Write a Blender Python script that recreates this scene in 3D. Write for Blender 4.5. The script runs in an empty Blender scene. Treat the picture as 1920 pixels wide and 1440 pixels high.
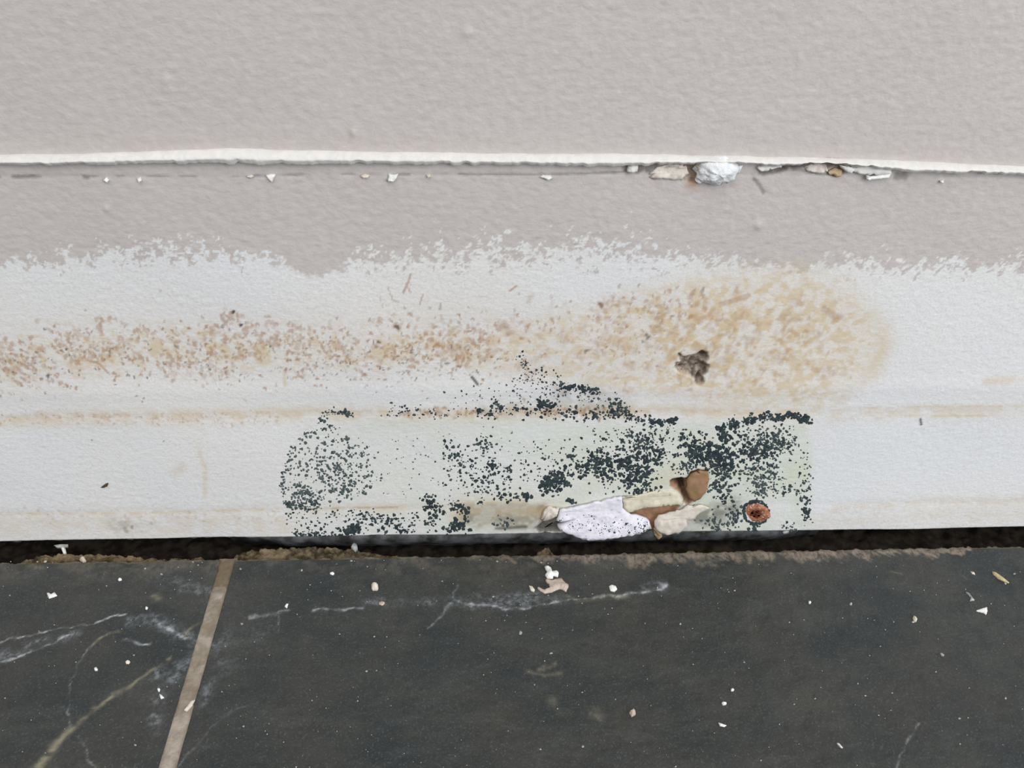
import bpy, math, random
import numpy as np
from mathutils import Matrix, Vector

random.seed(7)
rng = np.random.default_rng(7)
SC = bpy.context.scene
COL = SC.collection

# ------------------------------------------------------------------ camera
F_PX = 1600.0
PITCH, YAW, ROLL = 0.63498, -0.06579, 0.03361
CAM = np.array([0.0, -0.2031, 0.21437])
_cy, _sy = math.cos(YAW), math.sin(YAW)
_fw = np.array([-_sy*math.cos(PITCH), _cy*math.cos(PITCH), -math.sin(PITCH)])
_rt0 = np.array([_cy, _sy, 0.0]); _up0 = np.cross(_rt0, _fw)
_rt = _rt0*math.cos(ROLL) + _up0*math.sin(ROLL)
_up = -_rt0*math.sin(ROLL) + _up0*math.cos(ROLL)
cd = bpy.data.cameras.new('camera'); cam = bpy.data.objects.new('camera', cd); COL.objects.link(cam)
cam.matrix_world = Matrix(((_rt[0], _up[0], -_fw[0], CAM[0]), (_rt[1], _up[1], -_fw[1], CAM[1]),
                           (_rt[2], _up[2], -_fw[2], CAM[2]), (0, 0, 0, 1)))
cd.sensor_width = 36.0; cd.lens = 36.0*F_PX/1920.0; cd.clip_start = 0.005; cd.clip_end = 20
SC.camera = cam

# ------------------------------------------------------------------ light and exposure
wd = bpy.data.worlds.new('room_daylight'); SC.world = wd; wd.use_nodes = True
wd.node_tree.nodes['Background'].inputs[0].default_value = (0.93, 0.95, 1.0, 1)
wd.node_tree.nodes['Background'].inputs[1].default_value = 0.78
def area(name, loc, aim, size, power, color):
    ld = bpy.data.lights.new(name, 'AREA'); ld.shape = 'RECTANGLE'; ld.size, ld.size_y = size
    ld.energy = power; ld.color = color
    o = bpy.data.objects.new(name, ld); COL.objects.link(o); o.location = loc
    o.rotation_euler = (Vector(aim)-Vector(loc)).to_track_quat('-Z', 'Y').to_euler()
area('window_daylight', (1.3, -1.3, 0.75), (0, 0, 0.08), (1.1, 1.3), 30.0, (0.90, 0.95, 1.0))
area('ceiling_bounce', (-0.3, -1.2, 1.9), (0, 0, 0.1), (1.8, 1.4), 24.0, (1.0, 0.97, 0.93))
SC.view_settings.view_transform = 'Standard'; SC.view_settings.look = 'None'
SC.view_settings.exposure = -0.33; SC.view_settings.gamma = 1.0; SC.view_settings.use_curve_mapping = False

# ------------------------------------------------------------------ helpers
def ray(px, py):
    px = np.asarray(px, float); py = np.asarray(py, float)
    return (px[..., None]-960)/F_PX*_rt - (py[..., None]-720)/F_PX*_up + _fw
def W(px, py):                       # point of the wall face (x, z) seen at a photo pixel
    d = ray(px, py); t = (0-CAM[1])/d[..., 1]
    return CAM[0]+t*d[..., 0], CAM[2]+t*d[..., 2]
def FL(px, py, z=0.0):               # point of the floor (x, y)
    d = ray(px, py); t = (z-CAM[2])/d[..., 2]
    return CAM[0]+t*d[..., 0], CAM[1]+t*d[..., 1]
def srgb(r, g, b):
    f = lambda c: (c/12.92 if c <= 0.04045 else ((c+0.055)/1.055)**2.4)
    return tuple(f(v/255.0) for v in (r, g, b)) + (1.0,)
def sstep(a, b, x):
    t = np.clip((x-a)/(b-a), 0, 1); return t*t*(3-2*t)
def _hash(i, j, s):
    n = (i.astype(np.int64)*374761393 + j.astype(np.int64)*668265263 + s*1442695041) & 0x7fffffff
    n = ((n ^ (n >> 13))*1274126177) & 0x7fffffff
    n = ((n ^ (n >> 16))*1911520717) & 0x7fffffff
    return ((n ^ (n >> 15)) & 0xffff)/65535.0
def vnoise(x, y, s=0):
    i = np.floor(x); j = np.floor(y); u = x-i; v = y-j
    u = u*u*u*(u*(u*6-15)+10); v = v*v*v*(v*(v*6-15)+10)
    a = _hash(i, j, s); b = _hash(i+1, j, s); c = _hash(i, j+1, s); d = _hash(i+1, j+1, s)
    return (a*(1-u)+b*u)*(1-v)+(c*(1-u)+d*u)*v
def fbm(x, y, s=0, o=4, g=0.5):
    t = 0; a = 1; n = 0
    for k in range(o):
        t = t+a*vnoise(x*2**k+17.3*k, y*2**k+5.1*k, s+k); n += a; a *= g
    return t/n
def seg_dist(X, Y, pts, wid=None):   # distance to a polyline (and width interpolated along it)
    best = np.full(X.shape, 1e9); bw = np.ones(X.shape)
    for k in range(len(pts)-1):
        (ax, ay), (bx, by) = pts[k], pts[k+1]
        dx, dy = bx-ax, by-ay; L = dx*dx+dy*dy+1e-12
        t = np.clip(((X-ax)*dx+(Y-ay)*dy)/L, 0, 1)
        d = np.hypot(X-ax-t*dx, Y-ay-t*dy)
        m = d < best; best = np.where(m, d, best)
        if wid is not None: bw = np.where(m, wid[k]*(1-t)+wid[k+1]*t, bw)
    return (best, bw) if wid is not None else best
def inside(X, Y, pts):
    r = np.zeros(X.shape, bool); n = len(pts)
    for k in range(n):
        (ax, ay), (bx, by) = pts[k], pts[(k+1) % n]
        if ay == by: continue
        c = ((ay > Y) != (by > Y)) & (X < (bx-ax)*(Y-ay)/(by-ay)+ax); r ^= c
    return r
def sdf(X, Y, pts):                  # signed distance, positive inside
    d = seg_dist(X, Y, list(pts)+[pts[0]]); return np.where(inside(X, Y, pts), d, -d)

def mesh_from(name, V, Fc, mat, parent=None, smooth=True, attrs=None):
    me = bpy.data.meshes.new(name)
    V = np.asarray(V, np.float32)
    if isinstance(Fc, np.ndarray):   # quads
        n = len(Fc); me.vertices.add(len(V)); me.vertices.foreach_set('co', V.ravel())
        me.loops.add(n*4); me.loops.foreach_set('vertex_index', Fc.astype(np.int32).ravel())
        me.polygons.add(n); me.polygons.foreach_set('loop_start', np.arange(0, n*4, 4, dtype=np.int32))
        me.polygons.foreach_set('loop_total', np.full(n, 4, np.int32))
        me.update(calc_edges=True)
    else:
        me.from_pydata([tuple(map(float, v)) for v in V], [], Fc); me.update()
    me.polygons.foreach_set('use_smooth', np.full(len(me.polygons), smooth)); me.validate()
    for k, a in (attrs or {}).items():
        at = me.attributes.new(k, 'FLOAT', 'POINT'); at.data.foreach_set('value', np.asarray(a, np.float32).ravel())
    me.materials.append(mat)
    o = bpy.data.objects.new(name, me); COL.objects.link(o); o.parent = parent
    return o
def thing(o, label, cat, group=None):
    o['label'] = label; o['category'] = cat
    if group: o['group'] = group
    return o
def structure(o, label=None, cat=None):
    o['kind'] = 'structure'
    if label: o['label'] = label
    if cat: o['category'] = cat
    return o

# ------------------------------------------------------------------ node materials
class NG:
    def __init__(s, name, rough=0.7, spec=0.3):
        s.m = bpy.data.materials.new(name); s.m.use_nodes = True; s.t = s.m.node_tree
        s.b = s.t.nodes['Principled BSDF']; s.b.inputs['Roughness'].default_value = rough
        s.b.inputs['Specular IOR Level'].default_value = spec
        s.co = s.t.nodes.new('ShaderNodeTexCoord').outputs['Object']
    def link(s, a, b): s.t.links.new(a, b)
    def put(s, sock, v):
        if hasattr(v, 'is_output'): s.link(v, sock)
        else: sock.default_value = v
    def noise(s, scale, detail=4, rough=0.55, co=None, stretch=None):
        n = s.t.nodes.new('ShaderNodeTexNoise'); n.inputs['Scale'].default_value = scale
        n.inputs['Detail'].default_value = detail; n.inputs['Roughness'].default_value = rough
        src = co or s.co
        if stretch:
            mp = s.t.nodes.new('ShaderNodeMapping'); mp.inputs['Scale'].default_value = stretch
            s.link(src, mp.inputs['Vector']); src = mp.outputs[0]
        s.link(src, n.inputs['Vector']); return n.outputs['Fac']
    def voro(s, scale):
        n = s.t.nodes.new('ShaderNodeTexVoronoi'); n.inputs['Scale'].default_value = scale
        s.link(s.co, n.inputs['Vector']); return n.outputs['Distance']
    def attr(s, name):
        n = s.t.nodes.new('ShaderNodeAttribute'); n.attribute_name = name; return n.outputs['Fac']
    def ramp(s, v, a, b, lo=0.0, hi=1.0):
        n = s.t.nodes.new('ShaderNodeMapRange'); n.interpolation_type = 'SMOOTHSTEP'
        for k, q in (('From Min', a), ('From Max', b), ('To Min', lo), ('To Max', hi)): n.inputs[k].default_value = q
        s.put(n.inputs['Value'], v); return n.outputs[0]
    def math(s, op, a, b=0.0, clamp=False):
        n = s.t.nodes.new('ShaderNodeMath'); n.operation = op; n.use_clamp = clamp
        s.put(n.inputs[0], a); s.put(n.inputs[1], b); return n.outputs[0]
    def mix(s, f, a, b, mode='MIX'):
        n = s.t.nodes.new('ShaderNodeMix'); n.data_type = 'RGBA'; n.blend_type = mode
        s.put(n.inputs[0], f); s.put(n.inputs[6], a); s.put(n.inputs[7], b); return n.outputs[2]
    def bump(s, h, dist, strength=1.0, prev=None):
        n = s.t.nodes.new('ShaderNodeBump'); n.inputs['Distance'].default_value = dist
        n.inputs['Strength'].default_value = strength; s.put(n.inputs['Height'], h)
        if prev: s.link(prev, n.inputs['Normal'])
        return n.outputs[0]
    def out(s, color=None, normal=None, rough=None):
        if color is not None: s.put(s.b.inputs['Base Color'], color)
        if normal is not None: s.link(normal, s.b.inputs['Normal'])
        if rough is not None: s.put(s.b.inputs['Roughness'], rough)
        return s.m
def simple(name, c1, c2, scale=900, rough=0.8, spec=0.25, bump=0.0002):
    g = NG(name, rough, spec); n = g.noise(scale, 4)
    return g.out(g.mix(g.ramp(n, 0.35, 0.65), srgb(*c1), srgb(*c2)), g.bump(n, bump) if bump else None)

TAUPE = srgb(200, 189, 184); WHITE = srgb(226, 224, 222)
def wall_material():
    g = NG('stained_painted_plaster', 0.62, 0.3)
    n_big = g.noise(14, 3); n_f = g.noise(1500, 3); n_m = g.noise(420, 4)
    taupe = g.mix(g.ramp(n_m, 0.3, 0.7), srgb(192, 184, 179), srgb(198, 190, 185))
    white = g.mix(g.ramp(n_big, 0.35, 0.65), srgb(227, 225, 222), srgb(224, 225, 227))
    white = g.mix(g.ramp(n_f, 0.4, 0.75), white, srgb(216, 213, 209))
    c = g.mix(g.attr('paint'), white, taupe)
    c = g.mix(g.attr('green'), c, srgb(206, 211, 190))
    c = g.mix(g.attr('tan'), c, srgb(207, 185, 146))
    c = g.mix(g.attr('rust'), c, srgb(162, 114, 70))
    c = g.mix(g.attr('dark'), c, srgb(72, 64, 54))
    c = g.mix(g.attr('grey'), c, srgb(140, 140, 130))
    core = g.mix(g.ramp(g.noise(520, 5), 0.35, 0.65), srgb(108, 94, 82), srgb(168, 153, 137))
    c = g.mix(g.attr('core'), c, core)
    card = g.mix(g.ramp(g.noise(300, 4), 0.3, 0.7), srgb(140, 108, 80), srgb(168, 128, 98))
    c = g.mix(g.attr('card'), c, card)
    c = g.mix(g.attr('shade_dark'), c, srgb(52, 42, 34))  # dark brown for painted crack shade and for deep hollows
    h1 = g.noise(560, 4, 0.6, stretch=(0.65, 1, 1.4)); h2 = g.noise(1300, 4, .6)
    b = g.bump(h1, 0.00012); b = g.bump(h2, 0.00009, 1.0, b)
    return g.out(c, b)
def slate_material():
    g = NG('dark_slate', 0.5, 0.45)
    n1 = g.noise(28, 5, 0.6); n2 = g.noise(160, 6, 0.65); n3 = g.noise(1700, 3); n4 = g.noise(70, 5, 0.6, stretch=(0.5, 1.4, 1))
    c = g.mix(g.ramp(n1, 0.3, 0.7), srgb(39, 45, 46), srgb(59, 59, 54))
    c = g.mix(g.ramp(n4, 0.42, 0.75, 0, 0.4), c, srgb(74, 75, 69))
    c = g.mix(g.ramp(n2, 0.45, 0.8, 0, 0.55), c, srgb(36, 40, 44))
    c = g.mix(g.ramp(n3, 0.5, 0.78, 0, 0.4), c, srgb(104, 108, 106))
    n5 = g.noise(620, 4, .7)
    c = g.mix(g.ramp(n5, .52, .74, 0, .6), c, srgb(34, 36, 36))
    br = g.ramp(g.noise(560, 6, 0.8), 0.39, 0.57)
    c = g.mix(g.math('MULTIPLY', g.attr('smudge'), br), c, srgb(142, 146, 152))
    c = g.mix(g.math('MULTIPLY', g.attr('vein'), g.ramp(g.noise(800, 5, 0.8), 0.32, 0.52)), c, srgb(192, 196, 200))
    c = g.mix(g.attr('tanvein'), c, srgb(152, 145, 120))
    c = g.mix(g.math('MULTIPLY', g.attr('crust'), g.ramp(g.noise(420, 5, 0.7, stretch=(1.3, .7, 1)), 0.30, 0.6)), c, srgb(134, 121, 106))
    c = g.mix(g.attr('edge'), c, srgb(120, 112, 88))
    b = g.bump(n2, 0.0007, 0.8); b = g.bump(n3, 0.0001, 0.8, b)
    return g.out(c, b, g.ramp(n2, 0.3, 0.7, 0.42, 0.62))
M_WALL = wall_material(); M_SLATE = slate_material()
M_GROUT = (lambda g: g.out(g.mix(g.attr('dirty'), g.mix(g.ramp(g.noise(240, 5, 0.65), 0.35, 0.68), srgb(148, 138, 125), srgb(178, 168, 155)), srgb(104, 90, 64)), g.bump(g.noise(1100, 4), 0.0003)))(NG('sandy_grout', 0.9, 0.15))
M_MORTAR = (lambda g: g.out(g.mix(g.ramp(g.noise(260, 5, 0.65), 0.35, 0.65), srgb(60, 52, 40), srgb(132, 116, 90)), g.bump(g.noise(900, 5), 0.0006)))(NG('crumbly_brown_mortar', 0.95, 0.1))
M_VOID = simple('dusty_dark_substrate', (34, 30, 26), (58, 52, 45), 260, 0.95, 0.05)
M_STRIP = simple('sooty_grey_plastic', (38, 36, 34), (92, 94, 96), 130, 0.7, 0.25, .0005)
M_CAULK = (lambda g: g.out(g.mix(g.ramp(g.noise(500, 4), 0.3, 0.7), srgb(224, 219, 212), srgb(214, 212, 208)), g.bump(g.noise(1200, 3), 0.00012)))(NG('white_caulk', 0.55, 0.35))
M_PLASTER = simple('white_crumbly_plaster', (236, 236, 235), (222, 224, 225), 700, 0.95, 0.1, 0.0006)
M_BEIGE = simple('beige_plaster', (228, 219, 208), (208, 197, 184), 600, 0.9, 0.1)
M_TANP = simple('tan_torn_paper', (194, 172, 140), (164, 138, 104), 500, 0.9, 0.1)
M_WFLAP = simple('white_gypsum', (232, 229, 236), (216, 213, 222), 600, 0.8, 0.2)
M_CREAM = simple('cream_lining_paper', (216, 210, 186), (202, 196, 174), 500, 0.85, 0.15)
M_CREAM2 = simple('pale_cream_paper', (220, 212, 200), (205, 196, 182), 500, 0.85, 0.15)
M_BROWNP = simple('brown_core_paper', (162, 126, 98), (144, 118, 84), 320, 0.85, 0.15)
M_CHIP = simple('white_paint_chip', (240, 239, 235), (226, 224, 218), 800, 0.6, 0.3, 0.0001)
M_CCHIP = simple('cream_paint_chip', (230, 220, 205), (212, 200, 184), 800, 0.8, 0.2, 0.0001)
M_PINK = simple('pinkish_beige_plaster', (206, 190, 176), (186, 168, 152), 600, 0.9, 0.1, 0.0003)
M_STRAW = simple('straw_coloured_wood', (206, 192, 152), (182, 166, 124), 800, 0.7, 0.2)
M_RUST = (lambda g: g.out(g.mix(g.ramp(g.noise(900, 3), 0.55, 0.68), g.mix(g.ramp(g.noise(600, 5, 0.6), 0.38, 0.62), srgb(142, 84, 58), srgb(190, 132, 102)), srgb(222, 190, 174)), g.bump(g.noise(1100, 4), 0.0004)))(NG('rusted_steel', 0.75, 0.3))
M_RUSTD = simple('dark_rust', (84, 48, 34), (120, 66, 44), 900, 0.85, 0.2)
M_MOULD = (lambda g: g.out(g.mix(g.attr('pale'), g.mix(g.ramp(g.noise(400, 3), 0.4, 0.6), srgb(46, 54, 60), srgb(56, 68, 68)), srgb(112, 124, 122)), g.bump(g.noise(2500, 3), 0.0001)))(NG('black_green_mould', 0.95, 0.05))
M_SPECK = simple('dark_brown_fleck', (88, 76, 56), (66, 56, 40), 800)
M_SPECKF = simple('pale_dust', (176, 178, 172), (140, 144, 140), 900)

# ------------------------------------------------------------------ the wall
KZ = 0.75                                         # z is measured in shortened units when spots are laid out
def Wm(px, py):                                   # wall millimetres (x, z*KZ)
    x, z = W(px, py); return x*1000, z*1000*KZ
def wpoly(pts):
    a = np.array(pts, float); x, z = Wm(a[:, 0], a[:, 1]); return list(zip(x, z))
ZB = 0.001
STEP = 0.0004
xl = min(W(-70, 0)[0], W(-70, 1010)[0]); xr = max(W(1990, 0)[0], W(1990, 1010)[0])
zt = W(960, -60)[1]
def widen(a, b, n, first):                        # growing steps outwards
    out = [a]; s = first
    while abs(out[-1]-a) < abs(b-a): out.append(out[-1]+s*(1 if b > a else -1)); s *= 1.35
    return out[1:]
xd = np.arange(xl, xr, STEP); zd = np.arange(ZB, zt, STEP)
XS = np.array(widen(xl, -1.2, 0, 0.0008)[::-1] + list(xd) + widen(xd[-1], 1.2, 0, 0.0008))
ZS = np.array(list(zd) + widen(zd[-1], 1.4, 0, 0.0008))
nx, nz = len(XS), len(ZS)
GX, GZ = np.meshgrid(XS*1000, ZS*1000*KZ)        # (nz, nx)
dense = ((GX > xl*1000) & (GX < xr*1000) & (GZ < zt*1000*KZ)).astype(float)
def curve(pts):                                   # height of a traced line along the wall
    p = wpoly(pts); return np.interp(GX, [q[0] for q in p], [q[1] for q in p])
def splat(mask, x, z, r, s, soft=0.45):
    i0, i1 = np.searchsorted(XS*1000, [x-r*1.6, x+r*1.6]); j0, j1 = np.searchsorted(ZS*1000*KZ, [z-r*1.6, z+r*1.6])
    if i1 <= i0 or j1 <= j0: return
    a = GX[j0:j1, i0:i1]; b = GZ[j0:j1, i0:i1]
    th = np.arctan2(b-z, a-x); ph = (x*7.1+z*3.3)
    rr = r*(1+0.28*np.sin(2*th+ph)+0.2*np.sin(3*th+2*ph))
    d = np.hypot(a-x, b-z)
    m = s*sstep(1+soft*0.3, 1-soft, d/rr); mask[j0:j1, i0:i1] = np.maximum(mask[j0:j1, i0:i1], m)

N1 = fbm(GX/2.2, GZ/1.5, 11, 4); N2 = fbm(GX/1.1, GZ/0.9, 21, 3); N3 = fbm(GX/9, GZ/7, 31, 3); N4 = fbm(GX/3.6, GZ/3.0, 41, 4, 0.6)
PXMM = 6.0                                        # photo pixels per unit near the wall foot

# paint edge: taupe roller paint above, bare white below
edge = curve([(-400, 490), (0, 490), (100, 486), (200, 474), (300, 470), (400, 471), (480, 480), (535, 492), (565, 513), (605, 517), (640, 498), (690, 488),
              (740, 486), (830, 480), (900, 472), (1000, 466), (1100, 468), (1200, 478), (1280, 484), (1400, 492), (1460, 500), (1510, 505), (1545, 492),
              (1620, 494), (1700, 502), (1800, 496), (1920, 496), (2300, 496)])
amp = curve([(0, 100), (2300, 100)])*0+1.0
px_x = lambda px: Wm(px, 490)[0]
ragged = np.interp(GX, [px_x(v) for v in (0, 100, 220, 400, 500, 560, 620, 660, 760, 900, 1250, 1330, 1450, 1520, 1640, 1700, 1920)],
                   [1.1, 1.6, 2.2, 2.0, 1.3, 0.35, 0.5, 1.6, 2.4, 3.0, 2.6, 1.4, 0.7, 1.3, 1.9, 1.6, 2.2])
N5 = fbm(GX/.62, GZ/.45, 25, 3)
dd = (GZ-edge) + (N1-0.5)*4.4*ragged + (N2-0.5)*3.4*ragged + (N5-.5)*3.2*ragged
paint = .75*sstep(-0.45, 0.3, dd)+.25*sstep(-1.6, 1.0, dd+(N5-.5)*1.5)
# pale ghost below the edge near the yellow stain
ghost = np.exp(-((GX-Wm(1470, 500)[0])/20)**2)*np.exp(-np.clip((edge-GZ), 0, None)/4.5)
paint = np.maximum(paint, 0.45*ghost*sstep(0.3, 0.6, N4))

tan = np.zeros_like(GX); rust = np.zeros_like(GX); dark = np.zeros_like(GX); green = np.zeros_like(GX)
grey = np.zeros_like(GX); core = np.zeros_like(GX); card = np.zeros_like(GX); shade_dark = np.zeros_like(GX)
disp = np.zeros_like(GX)                          # towards the room, mm

# long brown band on the left
bc = curve([(-400, 668), (0, 672), (150, 662), (300, 655), (450, 655), (600, 656), (750, 652), (900, 650), (1050, 650), (1200, 650), (2300, 650)])
bw = np.interp(GX, [px_x(v) for v in (-200, 0, 200, 500, 900, 1150)], [8.0, 8.0, 7.0, 6.5, 7.0, 5])
fadeA = 1-sstep(px_x(980), px_x(1200), GX)
tA = np.exp(-((GZ-bc)/bw)**2)
tan = np.maximum(tan, fadeA*tA*(0.22+0.5*sstep(0.46, 0.64, .5*N4+.5*N1)))
tan = np.maximum(tan, fadeA*.17*np.exp(-((GZ-bc-1.5)/(bw*1.7))**2))
# broad yellow blob on the right
blob = wpoly([(840, 668), (900, 630), (980, 600), (1080, 575), (1170, 548), (1280, 522), (1400, 505), (1500, 500), (1570, 520), (1620, 560), (1665, 610),
              (1668, 650), (1640, 700), (1580, 745), (1500, 772), (1380, 770), (1250, 745), (1100, 730), (980, 712), (880, 700)])
sb = sdf(GX, GZ, blob)
inb = sstep(-4.0, 5.0, sb)
cen = np.exp(-(((GX-Wm(1350, 650)[0])/48)**2+((GZ-Wm(1350, 640)[1])/20)**2))
tan = np.maximum(tan, inb*(0.26+(0.22+0.40*cen)*sstep(0.43, 0.60, .5*N1+.25*N4+.25*N2)))
ring = np.exp(-((sb-1.5)/2.6)**2)*np.exp(-(((GX-Wm(1640, 660)[0])/9)**2+((GZ-Wm(1640, 665)[1])/9)**2))
tan = np.maximum(tan, 0.62*ring)
def wash(pts, w, s, nmin=0.35, nmax=0.6, mask=None):
    d = seg_dist(GX, GZ, wpoly(pts)); v = s*np.exp(-(d/w)**2)*(0.35+0.65*sstep(nmin, nmax, N4))
    return v
tan = np.maximum(tan, wash([(1660, 650), (1640, 700), (1580, 742), (1510, 775)], 3.0, 0.42))
tan = np.maximum(tan, wash([(1140, 640), (1200, 632)], 2.6, 0.62)); tan = np.maximum(tan, wash([(1150, 620), (1300, 560), (1420, 530), (1560, 560)], 4.0, 0.30))
# thin tan lines at the old skirting grooves
tan = np.maximum(tan, wash([(-200, 788), (0, 788), (180, 783), (400, 780), (600, 777), (800, 776)], 2.3, 0.58))
tan = np.maximum(tan, wash([(800, 777), (1000, 773), (1180, 772)], 2.2, 0.75))
tan = np.maximum(tan, wash([(1180, 770), (1300, 772), (1420, 774), (1520, 776)], 2.0, 0.60))
tan = np.maximum(tan, wash([(1560, 778), (1700, 774), (1920, 770), (2200, 766)], 2.2, 0.40))
for pts, w, s in (([(1620, 766), (1780, 763), (1920, 762), (2100, 760)], .5, .6), ([(1690, 781), (1860, 780), (1920, 778), (2100, 776)], .5, .7),
                  ([(1850, 714), (1940, 712)], 1.3, .45), ([(-100, 962), (100, 965), (250, 964), (400, 960), (520, 957)], .8, .55)):
    tan = np.maximum(tan, wash(pts, w, s))
tan = np.maximum(tan, wash([(-200, 982), (100, 985), (300, 985), (530, 980)], 4.5, 0.34)); tan = np.maximum(tan, wash([(1560, 955), (1700, 944), (1920, 940), (2100, 940)], 2.0, .32))
tan = np.maximum(tan, wash([(1540, 975), (1700, 965), (1920, 965)], 3.5, .22))
tan = np.maximum(tan, wash([(370, 828), (373, 850), (384, 872), (385, 900), (383, 930)], .8, .42)); tan = np.maximum(tan, wash([(325, 890), (345, 872)], 1.2, .32))
tan = np.maximum(tan, wash([(530, 690), (534, 722)], .7, .6))
tan = np.maximum(tan, wash([(540, 960), (700, 955), (830, 952)], 1.6, .40)); rust = np.maximum(rust, wash([(600, 955), (745, 952)], .35, .5))
grey = np.maximum(grey, wash([(215, 985), (260, 988)], 2.2, .40, .45, .6)); grey = np.maximum(grey, wash([(245, 990), (290, 983)], 1.6, .34, .45, .6))
# dirty tan-grey torn zone at the foot
tan = np.maximum(tan, wash([(870, 962), (930, 958), (1030, 962)], 4.2, 1.0)); grey = np.maximum(grey, wash([(880, 975), (960, 975), (1010, 978)], 3.2, .8))
grey = np.maximum(grey, wash([(1300, 975), (1340, 965), (1370, 955)], 4.2, 1.0))
grey = np.maximum(grey, wash([(1050, 760), (900, 770)], 3.0, .22)); grey = np.maximum(grey, wash([(1100, 740), (1160, 765), (1050, 745)], 3.5, .32))
tan = np.maximum(tan, wash([(1270, 880), (1240, 900), (1230, 925)], 3.2, .30))
dz = sdf(GX, GZ, wpoly([(872, 948), (940, 944), (1020, 946), (1046, 950), (1040, 975), (1010, 985), (930, 990), (880, 982)]))
tan = np.maximum(tan, .62*sstep(-2.2, 2.0, dz+(N1-.5)*4)*(.6+.4*sstep(.4,.6,N4))); grey = np.maximum(grey, .42*sstep(-1.2, 1.2, dz+(N4-.5)*3))
# greenish damp patch
gp = wpoly([(560, 800), (650, 785), (800, 782), (1000, 785), (1200, 792), (1400, 785), (1520, 782), (1530, 860), (1530, 990), (1300, 1010), (900, 1010), (560, 1010), (525, 940), (535, 850)])
sg = sdf(GX, GZ, gp); gw = np.interp(GX, [px_x(v) for v in (540, 700, 1000, 1250, 1520)], [.22, .28, .46, .70, .85])
green = sstep(-1.0, 3.5, sg)*gw*(0.55+0.45*sstep(.35, .65, N3))
green *= 1-0.6*np.exp(-(((GX-Wm(1450, 960)[0])/10)**2+((GZ-Wm(1450, 960)[1])/6)**2))
green = np.maximum(green, 0.4*np.exp(-(seg_dist(GX, GZ, wpoly([(700, 800), (860, 802), (1050, 798)]))/2.5)**2)*1.0)
# rusty specks of the band and the blob
def specks(n, xa, xb, yc, ys, r0, r1, s0, s1, mask):
    for _ in range(n):
        px = random.uniform(xa, xb); py = yc(px)+random.gauss(0, ys)
        x, z = Wm(px, py); splat(mask, float(x), float(z), random.uniform(r0, r1)/PXMM, random.uniform(s0, s1))
bl = lambda px: float(np.interp(px, [0, 150, 300, 600, 900, 1150], [678, 664, 655, 656, 652, 640]))
for _ in range(150):                              # clusters of rust-brown blotches
    cx = random.uniform(-60, 930); cy = bl(cx)+random.gauss(-4, 24)
    for q in range(random.randint(3, 9)):
        x, z = Wm(cx+random.gauss(0, 13), cy+random.gauss(0, 8)); splat(rust, float(x), float(z), random.uniform(1.8, 5.0)/PXMM, random.uniform(.18, .62))
specks(420, -60, 950, lambda p: bl(p)+4, 34, 1.5, 3.4, .25, .8, rust)
specks(230, -60, 950, lambda p: bl(p)+18, 26, 1.2, 2.4, .3, .8, dark)
specks(90, 560, 900, lambda p: 690, 20, 1.1, 2.0, .3, .75, dark)
for _ in range(190):                              # larger flat brown marks of the right blob
    cx = random.gauss(1330, 150); cy = random.gauss(645, 56)
    if 545 < cy < 740 and 950 < cx < 1600:
        for q in range(random.randint(1, 4)):
            x, z = Wm(cx+random.gauss(0, 9), cy+random.gauss(0, 7)); splat(rust, float(x), float(z), random.uniform(3, 8)/PXMM, random.uniform(.14, .40), 0.8)
specks(120, 930, 1250, lambda p: 655-0.12*(p-930), 34, 1.4, 3.2, .3, .7, rust)
specks(60, 1130, 1330, lambda p: 575, 18, 2, 5, .3, .6, rust)
specks(150, 0, 520, lambda p: 785, 7, 1.2, 3.0, .15, .45, rust); specks(90, 0, 520, lambda p: 968, 9, 1.4, 4.5, .08, .28, rust)
specks(110, 740, 1180, lambda p: 774, 5, 1.8, 4.5, .3, .75, rust)
for px, py, r, s in ((437, 585, 3.2, .95), (452, 610, 3, .9), (416, 613, 3, .6), (1214, 631, 5, .6), (1205, 640, 3, .5), (745, 613, 4.5, .75), (1127, 572, 4.5, .5),
                     (1317, 544, 4, .5), (1099, 658, 4, .6), (240, 704, 3, .7), (773, 655, 3.5, .6), (90, 705, 4, .8), (172, 826, 1.8, .6), (307, 827, 1.8, .6), (235, 995, 6, .4), (247, 990, 4, .5)):
    x, z = Wm(px, py); splat(dark, float(x), float(z), r/PXMM, s)
for px, py, r, s in ((745, 613, 7, .5), (945, 612, 11, .55), (955, 625, 8, .45), (1127, 572, 6, .7), (1296, 554, 8, .5), (848, 655, 9, .5), (1347, 600, 8, .4), (1570, 595, 9, .5), (990, 612, 5, .6), (1035, 599, 4, .6)):
    x, z = Wm(px, py); splat(rust, float(x), float(z), r/PXMM, s, .8)
for pts, w, s, m in (([(770, 514), (765, 530), (756, 548)], .28, .6, rust), ([(762, 532), (770, 548)], .22, .5, rust), ([(727, 538), (737, 562), (748, 566)], .2, .4, rust),
                     ([(793, 552), (787, 570)], .22, .5, rust), ([(826, 570), (825, 580)], .28, .6, grey), ([(968, 536), (956, 545)], .25, .6, rust), ([(712, 555), (717, 575)], .16, .3, rust),
                     ([(162, 675), (185, 682), (203, 700)], .3, .55, rust), ([(885, 708), (895, 720)], .4, .85, dark), ([(1352, 570), (1402, 555)], .7, .4, rust), ([(1545, 578), (1570, 598)], .8, .4, rust),
                     ([(1726, 786), (1728, 797)], .3, .9, dark), ([(1300, 770), (1300, 771)], .2, .2, rust)):
    d = seg_dist(GX, GZ, wpoly(pts)); np.maximum(m, s*sstep(w*1.5, w*.5, d), out=m)

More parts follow.
